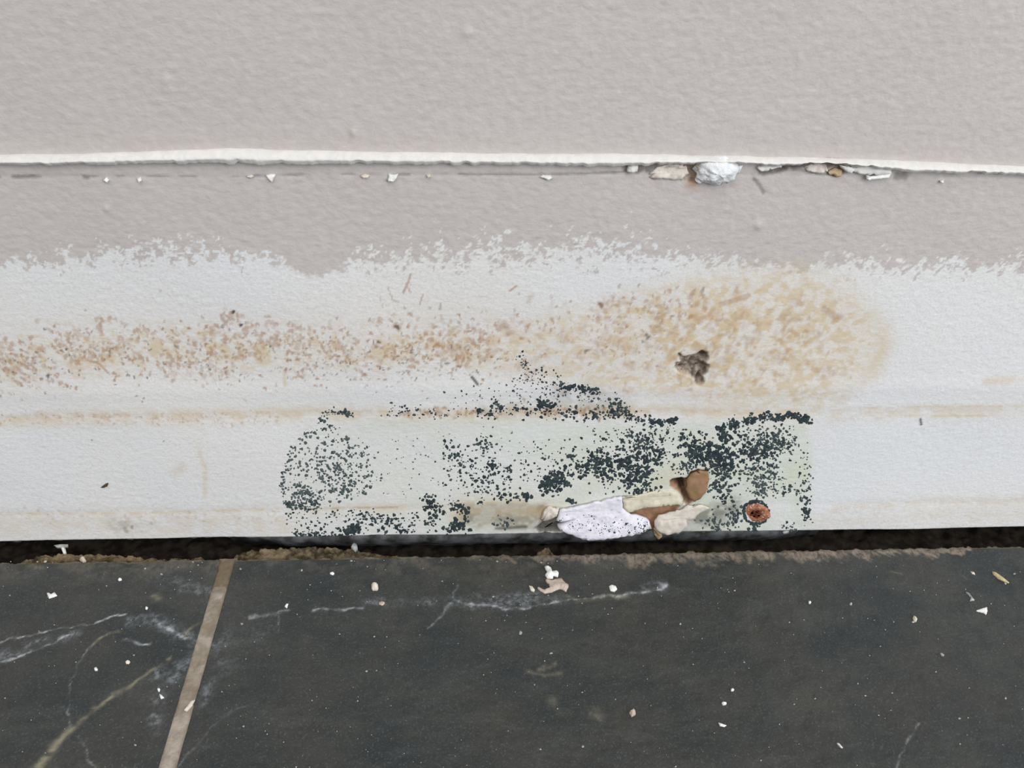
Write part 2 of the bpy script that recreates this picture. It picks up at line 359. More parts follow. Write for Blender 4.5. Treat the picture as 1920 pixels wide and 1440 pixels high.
# dug-out hole and torn recesses
def recess(pts, mask, depth, soft=0.35, s=1.0, rough=0.5):
    sd = sdf(GX, GZ, wpoly(pts))+(N2-.5)*0.7
    v = sstep(-soft, soft, sd); np.maximum(mask, v*s, out=mask)
    global disp
    disp = disp - sstep(-.3, .9, sd)*depth*(1-rough+2*rough*N2)
HOLE = [(1271, 661), (1280, 667), (1294, 667), (1305, 662), (1317, 656), (1326, 659), (1328, 668), (1325, 678), (1329, 689), (1326, 697), (1318, 705), (1320, 716),
        (1313, 722), (1307, 721), (1302, 712), (1293, 703), (1285, 702), (1273, 695), (1263, 689), (1266, 681), (1277, 677)]
recess(HOLE, core, 2.2, rough=.7)
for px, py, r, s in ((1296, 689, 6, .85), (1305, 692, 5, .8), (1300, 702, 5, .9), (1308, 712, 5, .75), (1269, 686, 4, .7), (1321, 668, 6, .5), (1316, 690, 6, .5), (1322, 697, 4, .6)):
    x, z = Wm(px, py); splat(shade_dark, float(x), float(z), r/PXMM, s*.8, .8)
CARD = [(1308, 881), (1326, 882), (1328, 897), (1324, 916), (1315, 930), (1302, 940), (1291, 948), (1282, 946), (1280, 935), (1270, 922), (1256, 912), (1256, 901), (1276, 897), (1288, 897), (1296, 886)]
recess(CARD, card, 0.8, rough=.2)
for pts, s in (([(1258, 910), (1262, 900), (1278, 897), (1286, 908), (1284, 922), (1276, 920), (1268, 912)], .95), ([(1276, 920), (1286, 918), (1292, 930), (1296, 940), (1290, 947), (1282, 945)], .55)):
    sd = sdf(GX, GZ, wpoly(pts)); np.maximum(shade_dark, s*sstep(-.5, .6, sd+(N2-.5)*1.2), out=shade_dark); disp = disp-2.2*s*sstep(-.3, .8, sd)  # deep ends of the recess are sunk and also coloured dark brown
recess([(1176, 957), (1205, 950), (1242, 945), (1284, 944), (1262, 962), (1236, 972), (1230, 990), (1242, 1006), (1215, 1006), (1205, 985), (1180, 962)], card, 0.9, rough=.2)
recess([(1006, 990), (1018, 976), (1044, 968), (1054, 985), (1075, 997), (1010, 1000)], shade_dark, 0.8, s=.8)
np.maximum(shade_dark, wash([(930, 992), (980, 988), (1030, 990), (1060, 998)], .7, .7), out=shade_dark)
np.maximum(card, wash([(1010, 955), (1022, 945), (1016, 970)], 1.0, .5), out=card)
# cracks and hollows under the caulk line, the crease shade coloured in
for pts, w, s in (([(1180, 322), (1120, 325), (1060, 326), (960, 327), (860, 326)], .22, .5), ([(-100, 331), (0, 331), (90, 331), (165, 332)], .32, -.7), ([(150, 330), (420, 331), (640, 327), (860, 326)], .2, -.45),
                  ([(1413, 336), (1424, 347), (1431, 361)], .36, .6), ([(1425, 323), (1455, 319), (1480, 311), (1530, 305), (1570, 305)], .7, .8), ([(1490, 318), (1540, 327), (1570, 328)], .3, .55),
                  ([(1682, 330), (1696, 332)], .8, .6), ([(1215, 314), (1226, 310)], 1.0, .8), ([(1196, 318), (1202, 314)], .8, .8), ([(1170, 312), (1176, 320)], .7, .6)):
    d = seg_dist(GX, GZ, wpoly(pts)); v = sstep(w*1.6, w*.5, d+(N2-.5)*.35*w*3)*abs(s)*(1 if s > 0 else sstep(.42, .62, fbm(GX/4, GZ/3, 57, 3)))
    np.maximum(shade_dark, v*.75, out=shade_dark); disp = disp-v*0.22
recess([(1228, 308), (1310, 306), (1312, 338), (1290, 342), (1268, 332), (1230, 322)], core, 0.8, s=.8)
rust = np.maximum(rust, wash([(1296, 310), (1300, 338)], 1.6, .8, .2, .4))
recess([(1540, 306), (1572, 304), (1592, 316), (1584, 328), (1562, 332), (1545, 322)], core, 0.8, s=.75)
recess([(1425, 322), (1470, 312), (1545, 304), (1575, 306), (1560, 318), (1500, 320), (1450, 326)], core, 0.7, s=.5)

# relief of the plaster itself
groove = curve([(-400, 331), (0, 331), (400, 331), (900, 327), (1200, 325), (1500, 328), (1920, 334), (2300, 340)])
disp -= 0.14*np.exp(-((GZ-groove)/.4)**2)*sstep(.25, .6, fbm(GX/9, GZ*0, 55, 3))
step2 = curve([(-400, 738), (0, 738), (900, 730), (1920, 726), (2300, 724)])
disp += 0.2*np.exp(-((GZ-step2)/2.5)**2)
step3 = curve([(-400, 785), (0, 785), (600, 779), (1200, 776), (1920, 772), (2300, 768)])
disp -= 0.09*np.exp(-((GZ-step3)/1.2)**2)
step4 = curve([(-400, 962), (0, 964), (530, 957), (1000, 950), (1920, 940), (2300, 936)])
disp -= 0.09*np.exp(-((GZ-step4)/1.2)**2)
orange = fbm(GX/1.8, GZ/0.95, 51, 3); fine = fbm(GX/1.1, GZ/0.75, 61, 2)
disp += dense*((orange-.5)*0.17*(0.45+0.55*paint) + (fine-.5)*0.08) + (fbm(GX/40, GZ/30, 71, 2)-.5)*1.2*dense
for px, py, r, h in ((1421, 422, 6, .5), (662, 248, 5, .4), (1420, 330, 6, .3), (310, 150, 7, .25), (1500, 110, 6, .25), (200, 390, 5, .3), (875, 60, 7, .25)):
    x, z = Wm(px, py); disp += h*np.exp(-(((GX-x)**2+(GZ-z)**2)/(r/7)**2))

DX, DZ = xd, zd
def wall_h(x, z):                                 # plaster relief (metres towards the room) at a wall point
    i = np.clip(np.searchsorted(XS, x), 0, nx-1); j = np.clip(np.searchsorted(ZS, z), 0, nz-1)
    return disp[j, i]*0.001
def build_wall():
    X, Z = np.meshgrid(XS, ZS)
    V = np.stack([X, -disp*0.001, Z], -1).reshape(-1, 3)
    idx = np.arange(nx*nz).reshape(nz, nx)
    Q = np.stack([idx[:-1, :-1], idx[:-1, 1:], idx[1:, 1:], idx[1:, :-1]], -1).reshape(-1, 4)
    T = 0.0125; n0 = len(V)
    low = np.stack([XS, np.full(nx, T), np.full(nx, ZB)], -1); deep = np.stack([XS, np.full(nx, T), np.full(nx, -0.016)], -1)
    V = np.concatenate([V, low, deep])
    a = np.arange(nx-1)
    q1 = np.stack([n0+a, n0+a+1, a+1, a], -1); q2 = np.stack([n0+nx+a, n0+nx+a+1, n0+a+1, n0+a], -1)
    # back, top and ends of the board
    m = len(V); x0, x1, zz = XS[0], XS[-1], ZS[-1]
    V = np.concatenate([V, [[x0, .03, -.016], [x1, .03, -.016], [x1, .03, zz], [x0, .03, zz]]])
    e = np.array([[m+1, m, m+3, m+2], [idx[-1, 0], idx[-1, -1], m+2, m+3], [idx[0, 0], idx[-1, 0], m+3, m], [idx[0, -1], m+1, m+2, idx[-1, -1]]])
    Q = np.concatenate([Q, q1, q2, e]); pad = len(V)-nx*nz
    P = lambda a, v=0.0: np.concatenate([a.ravel(), np.full(pad, v)])
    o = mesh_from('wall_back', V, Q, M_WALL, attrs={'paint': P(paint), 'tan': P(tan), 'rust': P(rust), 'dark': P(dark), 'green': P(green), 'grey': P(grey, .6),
                  'core': P(core), 'card': P(card), 'shade_dark': P(shade_dark, .9)})
    return structure(o, 'taupe painted plaster wall, bare and white along its stained foot', 'wall')
WALL = build_wall()

# ------------------------------------------------------------------ floor: slate tiles, grout, mortar bed
GAP = 0.00837; GXC = -0.07839; GW = 0.0046
def build_floor():
    fx0 = min(FL(-80, 1440)[0], FL(-80, 1040)[0]); fx1 = max(FL(2000, 1440)[0], FL(2000, 1040)[0]); fy1 = min(FL(0, 1500)[1], FL(1920, 1500)[1])
    xs = np.array(widen(fx0, -1.2, 0, .001)[::-1]+list(np.arange(fx0, fx1, .0004))+widen(fx1, 1.2, 0, .001))
    xs = np.unique(np.round(np.concatenate([xs[np.abs(np.abs(xs-GXC)-GW/2) > .00018]]+[[GXC+g*(GW/2+d)] for g in (-1, 1) for d in (.00012, -.00004)]), 7))
    ys = np.array(list(np.arange(-GAP, fy1, -.0004))+widen(fy1, -1.6, 0, .001))
    X, Y = np.meshgrid(xs, ys); MX, MY = X*1000, Y*1000
    def fp(pts):
        a = np.array(pts, float); x, y = FL(a[:, 0], a[:, 1]); return list(zip(x*1000, y*1000))
    vein = np.zeros_like(X); smu = np.zeros_like(X); tanv = np.zeros_like(X); crust = np.zeros_like(X); edg = np.zeros_like(X)
    n1 = fbm(MX/3, MY/3, 81, 4); n2 = fbm(MX/1.2, MY/1.2, 91, 3); n3 = fbm(MX/9, MY/5, 101, 3)
    wx = MX+(n1-.5)*2.2; wy = MY+(fbm(MX/3, MY/3, 111, 4)-.5)*2.2      # wobble for natural veins
    def line(mask, pts, w, s, soft=1.0, nz=0.5):
        d, ww = seg_dist(wx, wy, fp(pts), w if isinstance(w, (list, tuple)) else [w]*len(pts))
        np.maximum(mask, s*np.exp(-(d/ww)**2)*((1-nz)+nz*sstep(.42, .58, n2))*(.25+.75*sstep(.34, .6, n1)), out=mask)
    line(vein, [(-60, 1215), (0, 1203), (50, 1192), (100, 1181), (150, 1173), (215, 1157), (238, 1150)], 0.30, .85)
    line(vein, [(-60, 1265), (0, 1243), (60, 1220), (100, 1205), (130, 1190)], 0.33, .75); line(smu, [(0, 1232), (60, 1208), (140, 1190)], 1.60, .6)
    line(smu, [(240, 1165), (300, 1165), (340, 1190), (365, 1200)], 1.76, .75); line(smu, [(300, 1085), (350, 1100), (400, 1115)], 2.80, .42); line(smu, [(330, 1270), (345, 1245), (375, 1230)], 2.56, .55)
    line(vein, [(285, 1162), (320, 1180), (345, 1196), (365, 1200)], 0.39, .7); line(vein, [(230, 1200), (258, 1206), (280, 1208)], 0.44, .85)
    line(smu, [(300, 1260), (296, 1310), (290, 1370)], 1.92, .55); line(smu, [(395, 1280), (378, 1320)], 1.60, .5); line(smu, [(400, 1215), (440, 1200), (500, 1180)], 2.40, .42)
    line(smu, [(430, 1190), (420, 1250)], 3.20, .25)
    line(tanv, [(60, 1455), (75, 1436), (110, 1392), (165, 1337), (215, 1302), (262, 1276)], [1.1, 1.1, 1.05, .95, .8, .6], .72, nz=.25); line(tanv, [(262, 1276), (300, 1250), (318, 1235)], .5, .5, nz=.3)
    line(tanv, [(345, 1193), (366, 1172), (385, 1160)], .5, .45); line(tanv, [(180, 1206), (205, 1190), (222, 1186)], .5, .6)
    line(vein, [(180, 1207), (160, 1225), (143, 1245), (133, 1275), (127, 1300), (128, 1330), (132, 1362)], 0.19, .34); line(vein, [(145, 1382), (160, 1405), (175, 1430), (185, 1450)], 0.22, .38)
    line(vein, [(470, 1157), (505, 1153), (540, 1146)], 0.50, .45); line(vein, [(590, 1144), (640, 1143), (680, 1141)], 0.44, .68); line(smu, [(690, 1130), (780, 1127), (860, 1127), (960, 1120), (1010, 1118)], 1.60, .6)
    line(vein, [(860, 1128), (910, 1135), (950, 1143), (1000, 1138), (1050, 1127), (1110, 1120), (1150, 1117)], 0.33, .72); line(vein, [(1150, 1118), (1200, 1112), (1235, 1106), (1252, 1096)], 0.44, .75)
    line(smu, [(1210, 1105), (1245, 1098)], 1.44, .7); line(smu, [(880, 1130), (960, 1134), (1050, 1124)], 2.00, .6)
    line(tanv, [(1060, 1118), (1085, 1126), (1130, 1120), (1180, 1118)], .6, .45)
    line(vein, [(858, 1098), (846, 1130), (830, 1150), (805, 1180)], 0.30, .30); line(smu, [(846, 1130), (834, 1146)], 0.96, .7)
    for pts, w, s in (([(985, 1262), (1010, 1264), (1035, 1266), (1055, 1258)], .6, .30), ([(1012, 1255), (1028, 1248), (1042, 1243)], .8, .32), ([(1038, 1312), (1040, 1325), (1048, 1338), (1062, 1338)], 1.3, .28),
                      ([(1105, 1336), (1125, 1342)], 1.3, .26), ([(1800, 1078), (1815, 1086)], .5, .2), ([(1670, 1072), (1695, 1079)], .4, .3), ([(290, 1118), (296, 1120)], 1.2, .55), ([(260, 1058), (275, 1066)], 1.5, .4), ([(60, 1064), (75, 1068)], 1.5, .35)):
        line(tanv, pts, w, s, nz=.4)
    line(vein, [(1724, 1355), (1700, 1395), (1682, 1440), (1676, 1455)], 0.28, .30); line(vein, [(405, 1160), (395, 1190), (380, 1440)], 0.17, 0.0); line(vein, [(420, 1345), (450, 1325), (500, 1322)], 0.28, .14)
    line(vein, [(525, 1150), (520, 1190)], 0.22, .25); line(vein, [(330, 1440), (370, 1395), (420, 1340)], 0.28, .22)
    # dusty cement on the sawn back edge
    cw = np.interp(MX, [FL(v, 1040)[0]*1000 for v in (0, 300, 500, 700, 900, 1000, 1200, 1400, 1600, 1800, 1850, 1920)], [1.0, 1.2, .8, 1.0, 2.0, 4.5, 6.0, 5.5, 5.0, 4.0, 1.0, .6])
    back = (-GAP*1000-MY)
    crust = sstep(1.0, .35, back/cw+(n1-.5)*1.4+(fbm((MX+MY)/1.3, MY/5, 121, 2)-.5)*.8)*np.interp(MX, [FL(v, 1040)[0]*1000 for v in (0, 440, 900, 1020, 1500, 1840, 1900)], [.5, .5, .6, .85, 1, 1, .15])
    edg = np.exp(-(back/.55)**2)*.9
    crust = np.maximum(crust, .32*np.exp(-(back/7)**2)*sstep(.4, .65, n3)*sstep(FL(1500, 1040)[0]*1000, FL(900, 1040)[0]*1000, MX))
    # relief
    Z = (n3-.5)*.0007 + (fbm(MX/6, MY/6, 131, 4, .6)-.5)*.0006
    Z -= np.exp(-(back/.7)**2)*.0005*n1*2
    Z -= .0035*(np.abs(X-GXC) < GW/2)
    far = sstep(.5, .15, np.abs(X))
    Z = Z*far
    Yw = Y.copy(); Yw[0] += (n2[0]-.5)*.0012
    ny, nxx = X.shape
    V = np.stack([X, Yw, Z], -1).reshape(-1, 3); idx = np.arange(ny*nxx).reshape(ny, nxx)
    Q = np.stack([idx[1:, :-1], idx[1:, 1:], idx[:-1, 1:], idx[:-1, :-1]], -1).reshape(-1, 4)
    n0 = len(V); low = np.stack([xs, Yw[0]-.0004, np.full(nxx, -.012)], -1); V = np.concatenate([V, low]); a = np.arange(nxx-1)
    Q = np.concatenate([Q, np.stack([a, a+1, n0+a+1, n0+a], -1)]); P = lambda q, v=0.: np.concatenate([q.ravel(), np.full(nxx, v)])
    o = mesh_from('floor', V, Q, M_SLATE, attrs={'vein': P(vein), 'smudge': P(smu), 'tanvein': P(tanv), 'crust': P(crust), 'edge': P(edg)})
    structure(o, 'dark slate tiled floor with pale veins along the foot of the wall', 'floor')
    # grout in the joint
    gx = np.linspace(GXC-GW/2-.0006, GXC+GW/2+.0006, 26); gy = np.array(list(np.arange(-GAP+.0006, fy1, -.0005))+widen(fy1, -1.6, 0, .002))
    A, B = np.meshgrid(gx, gy); hz = -.0006+(fbm(A*400, B*400, 141, 3)-.5)*.0005
    idx = np.arange(A.size).reshape(A.shape); Q = np.stack([idx[1:, :-1], idx[1:, 1:], idx[:-1, 1:], idx[:-1, :-1]], -1).reshape(-1, 4)
    ytop = FL(420, 1105)[1]
    dirty = sstep(ytop-.001, ytop+.0008, B+(fbm(A*700, B*700, 151, 3)-.5)*.006)*(.55+.45*fbm(A*500, B*500, 152, 3))
    dirty = np.maximum(dirty, .35*sstep(.5, .7, fbm(A*150, B*150, 161, 3)))
    mesh_from('grout_line', np.stack([A, B, hz], -1).reshape(-1, 3), Q, M_GROUT, o, attrs={'dirty': dirty})['label'] = 'sandy grout line between the slate tiles, brown at the wall end'
    # dark bed at the bottom of the gap
    bx = np.array(widen(fx0, -1.2, 0, .002)[::-1]+list(np.arange(fx0, fx1, .0008))+widen(fx1, 1.2, 0, .002)); by = np.linspace(-GAP-.002, .0122, 22)
    A, B = np.meshgrid(bx, by); hz = -.0112+(fbm(A*260, B*260, 171, 4, .6)-.5)*.004
    idx = np.arange(A.size).reshape(A.shape); Q = np.stack([idx[:-1, :-1], idx[:-1, 1:], idx[1:, 1:], idx[1:, :-1]], -1).reshape(-1, 4)
    mesh_from('gap_bed', np.stack([A, B, hz], -1).reshape(-1, 3), Q, M_VOID, o)['label'] = 'dark bottom of the open gap behind the tiles'
    return o
FLOOR = build_floor()
GXs = None

def gap_pt(px, py, z):                            # point at height z inside the gap seen at a photo pixel
    x, y = FL(px, py, z); return float(x), float(y)
def mortar(name, prof, label):
    # lump of old mortar in the gap; prof = (photo x, height mm of its top, depth front y mm, back y mm)
    p = np.array(prof, float); xa = np.array([FL(v, 1035)[0] for v in p[:, 0]])
    xs = np.arange(xa[0], xa[-1], .0004); t = np.linspace(0, 1, 18)
    top = np.interp(xs, xa, p[:, 1])*.001; y0 = np.interp(xs, xa, p[:, 2])*.001; y1 = np.interp(xs, xa, p[:, 3])*.001
    V = []
    for k, tt in enumerate(t):
        yy = y0+(y1-y0)*tt; prof_h = float(sstep(1.02, .72, tt)*(.8+.2*sstep(0, .3, tt)))
        hh = -.0125+(top+.0125)*prof_h+(fbm(xs*700, yy*700+0*xs, 181, 4, .6)-.5)*.003*(prof_h > .1)
        V.append(np.stack([xs, yy, hh], -1))
    V = np.array(V); n = len(xs); idx = np.arange(len(t)*n).reshape(len(t), n)
    Q = np.stack([idx[:-1, :-1], idx[:-1, 1:], idx[1:, 1:], idx[1:, :-1]], -1).reshape(-1, 4)
    o = mesh_from(name, V.reshape(-1, 3), Q, M_MORTAR); return thing(o, label, 'mortar')
mortar('mortar_lump', [(10, -9, -8.3, -3), (45, -3.2, -8.3, -2.5), (110, -1.6, -8.3, -2.0), (200, -2.0, -8.3, -2.0), (260, -3, -8.3, -3), (300, -5, -8.3, -2), (370, -4.2, -8.3, -2), (400, -7, -8.3, -4), (430, -9, -8.3, -5)], 'brown crumbling mortar lump in the gap left of the grout line')
mortar('mortar_lump', [(428, -5, -8.2, -3), (450, -1.5, -8.2, -2), (520, -1.2, -8.2, -.6), (600, -1.3, -8.2, -.6), (660, -2.2, -8.2, -1), (720, -5, -8.2, -2), (800, -6, -8.2, -3), (880, -9, -8.2, -5)], 'brown and olive mortar lump in the gap right of the grout line')
mortar('mortar_lump', [(1000, -9, -8.2, -4), (1010, -4, -8.2, -2), (1030, -2.5, -8.2, -1.2), (1044, -5, -8.2, -3), (1052, -9, -8.2, -5)], 'small brown mortar lump in the gap below the white torn flap')

def strip():                                      # plastic strip under the board edge
    xs = np.arange(W(425, 1010)[0], W(1545, 1000)[0], .0006)
    prof = [(.0004, .0012), (-.0003, .0005), (-.0002, -.0012), (.0004, -.0030), (.0012, -.0048), (.0030, -.0066), (.0060, -.0082), (.0068, -.0112)]
    V = []
    for y, z in prof: V.append(np.stack([xs, y+(fbm(xs*200, xs*0+z*900, 191, 3)-.5)*.0010, z+(fbm(xs*300, xs*0+3, 201, 3)-.5)*.0006], -1))
    V = np.array(V); n = len(xs); en = np.minimum(xs-xs[0], xs[-1]-xs)*1000; tp = .25+.75*sstep(0, 22, en+(fbm(xs*300, xs*0, 195, 3)-.5)*9)
    V[:, :, 2] = .0012+(V[:, :, 2]-.0012)*np.where(np.arange(len(prof))[:, None] < 5, tp, 1); V[:, :, 1] += .0022*(1-tp)
    idx = np.arange(len(prof)*n).reshape(len(prof), n)
    Q = np.stack([idx[1:, :-1], idx[1:, 1:], idx[:-1, 1:], idx[:-1, :-1]], -1).reshape(-1, 4)
    o = mesh_from('trim_1', V.reshape(-1, 3), Q, M_STRIP); return structure(o, 'sooty grey strip under the bottom edge of the white wall', 'trim')
strip()

# ------------------------------------------------------------------ caulk bead along the old skirting top
CT = [(-500, 294), (-60, 290), (0, 290), (120, 288), (200, 285), (300, 283), (380, 280), (430, 279), (500, 281), (640, 283), (900, 287), (1150, 289), (1280, 291), (1330, 292), (1400, 293), (1560, 296), (1700, 301), (1800, 306), (1920, 311), (2400, 330)]
CB = [(-500, 310), (-60, 307), (0, 307), (170, 306), (300, 305), (420, 304), (550, 306), (640, 304), (860, 305), (1000, 306), (1100, 308), (1170, 307), (1290, 304), (1330, 302), (1380, 304), (1450, 308), (1500, 306), (1550, 304), (1640, 312), (1700, 320), (1800, 322), (1920, 326), (2400, 344)]
def caulk():
    a = np.array(CT, float); ax, az = W(a[:, 0], a[:, 1]); b = np.array(CB, float); bx, bz = W(b[:, 0], b[:, 1])
    xs = np.arange(ax[0], ax[-1], .0004)
    zt_ = np.interp(xs, ax, az)+(fbm(xs*160, xs*0, 211, 3)-.5)*.0004; zb = np.interp(xs, bx, bz)
    rag = (fbm(xs*420, xs*0+7, 221, 4, .6)-.5)*.0014
    zb = zb+rag+.0002; h = wall_h(xs, zt_); hb = wall_h(xs, zb); PR = .0022*(.85+.3*fbm(xs*60, xs*0, 231, 2))
    rows = [(0.0, -.0006), (0.0, .1), (.1, .4), (.3, .75), (.48, .98), (.58, 1.0), (.66, .95), (.8, .84), (.92, .74), (1.0, .66), (1.03, .35), (.96, -.0006)]
    V = []
    for t, k in rows:
        base = h*(1-t)+hb*t
        y = -(base+PR*k) if k > 0 else -(base-.0006)
        V.append(np.stack([xs, y, zt_+(zb-zt_)*t+(fbm(xs*500, xs*0+t*9, 241, 2)-.5)*.0001], -1))
    V = np.array(V); n = len(xs); idx = np.arange(len(rows)*n).reshape(len(rows), n)
    Q = np.stack([idx[1:, :-1], idx[1:, 1:], idx[:-1, 1:], idx[:-1, :-1]], -1).reshape(-1, 4)
    return thing(mesh_from('caulk_bead', V.reshape(-1, 3), Q, M_CAULK), 'long ragged white caulk bead running across the taupe wall', 'caulk')
caulk()

# ------------------------------------------------------------------ chips, flakes and flaps (thin irregular slabs)
def slab(name, outline, where, mat, thick=.0004, lift=None, rough=.0002, parent=None, dome=.3, n=36, base=None, seed=0, jit=1.0):
    """outline = photo pixels of the piece; where = 'wall' or 'floor'; lift(u, v) = extra height in metres, u v in 0..1 over its box."""
    from mathutils.geometry import delaunay_2d_cdt
    p = np.array(outline, float); q = np.vstack([p, p[:1]]); L = np.concatenate([[0], np.cumsum(np.hypot(*np.diff(q, axis=0).T))])
    s = np.linspace(0, L[-1], n, endpoint=False); ox = np.interp(s, L, q[:, 0]); oy = np.interp(s, L, q[:, 1])
    r = random.Random(seed+int(p[0, 0]*13+p[0, 1])); sz = math.sqrt(max((np.ptp(p[:, 0])*np.ptp(p[:, 1])), 4))
    n = max(n, int(L[-1]/2.6)) if sz > 14 else n
    j = min(sz*.016, .75)*jit
    ox = ox+np.array([r.gauss(0, j) for _ in s]); oy = oy+np.array([r.gauss(0, j) for _ in s])
    ring = list(zip(ox, oy)); mnx, mxx, mny, mxy = ox.min(), ox.max(), oy.min(), oy.max()
    st = max(min(sz/9, 4.5), .8); gx, gy = np.meshgrid(np.arange(mnx, mxx, st), np.arange(mny, mxy, st))
    gx = gx.ravel()+st*.25*np.array([r.uniform(-1, 1) for _ in gx.ravel()]); gy = gy.ravel()+st*.25*np.array([r.uniform(-1, 1) for _ in gy.ravel()])
    sd = sdf(gx, gy, ring); k = sd > st*.45
    pts = np.concatenate([np.array(ring), np.stack([gx[k], gy[k]], -1)]); ds = np.concatenate([np.zeros(n), sd[k]])
    res = delaunay_2d_cdt([Vector(t) for t in pts], [], [list(range(n))], 1, 1e-5)
    co = np.array([(v.x, v.y) for v in res[0]]); src = res[3]; tri = [tuple(f) for f in res[2]]; N = len(co)
    d = np.array([ds[o[0]] if o else 0.0 for o in src]); px, py = co[:, 0], co[:, 1]
    u = (px-mnx)/(mxx-mnx+1e-6); v = (py-mny)/(mxy-mny+1e-6)
    up = np.array([lift(float(a), float(b)) for a, b in zip(u, v)]) if lift else np.zeros(N)
    dm = max(d.max(), 1e-6)
    top = up+thick*(.6+.4*sstep(0, min(3.0, dm), d)+dome*np.sin(.5*math.pi*np.clip(d/dm, 0, 1)))+(fbm(px*.13, py*.17, 300+seed, 3)-.5)*2*rough*sstep(-1, 4, d)
    bottom = up-.0003
    a, b = W(px, py) if where == 'wall' else FL(px, py)
    h0 = wall_h(a, b) if where == 'wall' else np.zeros(N)
    if base is not None: h0 = np.full(N, base)
    P = (lambda h: np.stack([a, -(h0+h), b], -1)) if where == 'wall' else (lambda h: np.stack([a, b, h0+h], -1))
    V = np.concatenate([P(top), P(bottom)]); Fc = list(tri)+[(f[2]+N, f[1]+N, f[0]+N) for f in tri]
    cnt = {}
    for f in tri:
        for i in range(3): cnt[(f[i], f[(i+1) % 3])] = 1
    for (i, q2) in list(cnt):
        if (q2, i) not in cnt: Fc.append((q2, i, i+N, q2+N))
    o = mesh_from(name, V, Fc, mat, parent)
    import bmesh
    bm = bmesh.new(); bm.from_mesh(o.data); bmesh.ops.recalc_face_normals(bm, faces=bm.faces); bm.to_mesh(o.data); bm.free()
    return o
def oval(cx, cy, rx, ry, ang=0, n=14, jit=.18, seed=1):
    r = random.Random(int(cx*31+cy*7+seed)); out = []
    for k in range(n):
        t = 2*math.pi*k/n; s = 1+r.uniform(-jit, jit); x, y = rx*s*math.cos(t), ry*s*math.sin(t); c, d = math.cos(ang), math.sin(ang)
        out.append((cx+x*c-y*d, cy+x*d+y*c))
    return out
def F(out, label, mat=M_CHIP, cat='paint chip', name='paint_chip', **k):
    kk = dict(thick=.0005, rough=.00012, jit=.6); kk.update(k); return thing(slab(name, out, 'floor', mat, **kk), label, cat)
def WL(out, label, mat=M_CHIP, cat='paint flake', name='paint_flake', **k):
    kk = dict(thick=.0004, rough=.0002); kk.update(k); return thing(slab(name, out, 'wall', mat, **kk), label, cat)

# torn pieces at the foot of the wall
WL([(1042, 972), (1051, 952), (1085, 946), (1126, 937), (1150, 931), (1167, 929), (1166, 948), (1182, 961), (1214, 971), (1222, 987), (1200, 992), (1167, 993), (1102, 998), (1066, 991), (1046, 986)],
   'large white torn gypsum flap dotted with black specks at the wall foot', M_WFLAP, 'plaster flap', 'gypsum_flap', thick=.0011, n=64, rough=.0005, lift=lambda u, v: .0006+.0030*v*v*math.sin(math.pi*min(max(u*.8+.15, 0), 1)), seed=1)
WL([(1167, 929), (1171, 931), (1195, 928), (1224, 922), (1244, 919), (1261, 920), (1272, 927), (1278, 935), (1282, 946), (1242, 947), (1205, 951), (1180, 958), (1168, 952)],
   'yellowish cream torn paper flap above the brown slit', M_CREAM, 'paper flap', 'paper_flap', thick=.0006, n=48, rough=.0004, lift=lambda u, v: .0008*v, seed=2)
WL([(1310, 944), (1331, 949), (1317, 955), (1306, 959), (1302, 966), (1285, 971), (1287, 980), (1275, 990), (1245, 996), (1230, 988), (1225, 976), (1234, 966), (1257, 959), (1272, 954), (1287, 947)],
   'pale cream torn paper flap below the brown slit, reaching the gap', M_CREAM2, 'paper flap', 'paper_flap', thick=.0006, n=48, rough=.0005, lift=lambda u, v: .0008+.0008*v, seed=3)
WL([(1308, 881), (1320, 880), (1327, 883), (1328, 897), (1324, 916), (1315, 930), (1303, 939), (1293, 935), (1287, 918), (1288, 899), (1297, 887)],
   'brown leaf-shaped scrap of torn board paper beside a dark hole', M_BROWNP, 'paper scrap', 'brown_paper_scrap', thick=.0005, n=44, rough=.0002, lift=lambda u, v: .0004+.0006*u, base=-.0003, seed=4)
WL([(1014, 975), (1019, 957), (1030, 947), (1040, 951), (1048, 948), (1044, 964), (1032, 970), (1022, 978)], 'pinkish torn paper curl at the left end of the white flap', M_BEIGE, 'paper curl', 'paper_curl', thick=.0006, rough=.0005, lift=lambda u, v: .001*u, seed=5)
WL([(1012, 990), (1020, 984), (1046, 972), (1036, 984), (1048, 991), (1066, 998), (1040, 997)], 'dark brown paper sliver under the left tip of the white flap', M_SPECK, 'paper sliver', 'paper_sliver', thick=.0004, rough=.0003, lift=lambda u, v: .0012, seed=6)
WL([(1225, 988), (1240, 990), (1240, 1002), (1232, 1008), (1226, 1000)], 'small brown paper tab hanging over the gap', M_TANP, 'paper tab', 'paper_tab', thick=.0004, lift=lambda u, v: .001, seed=7)

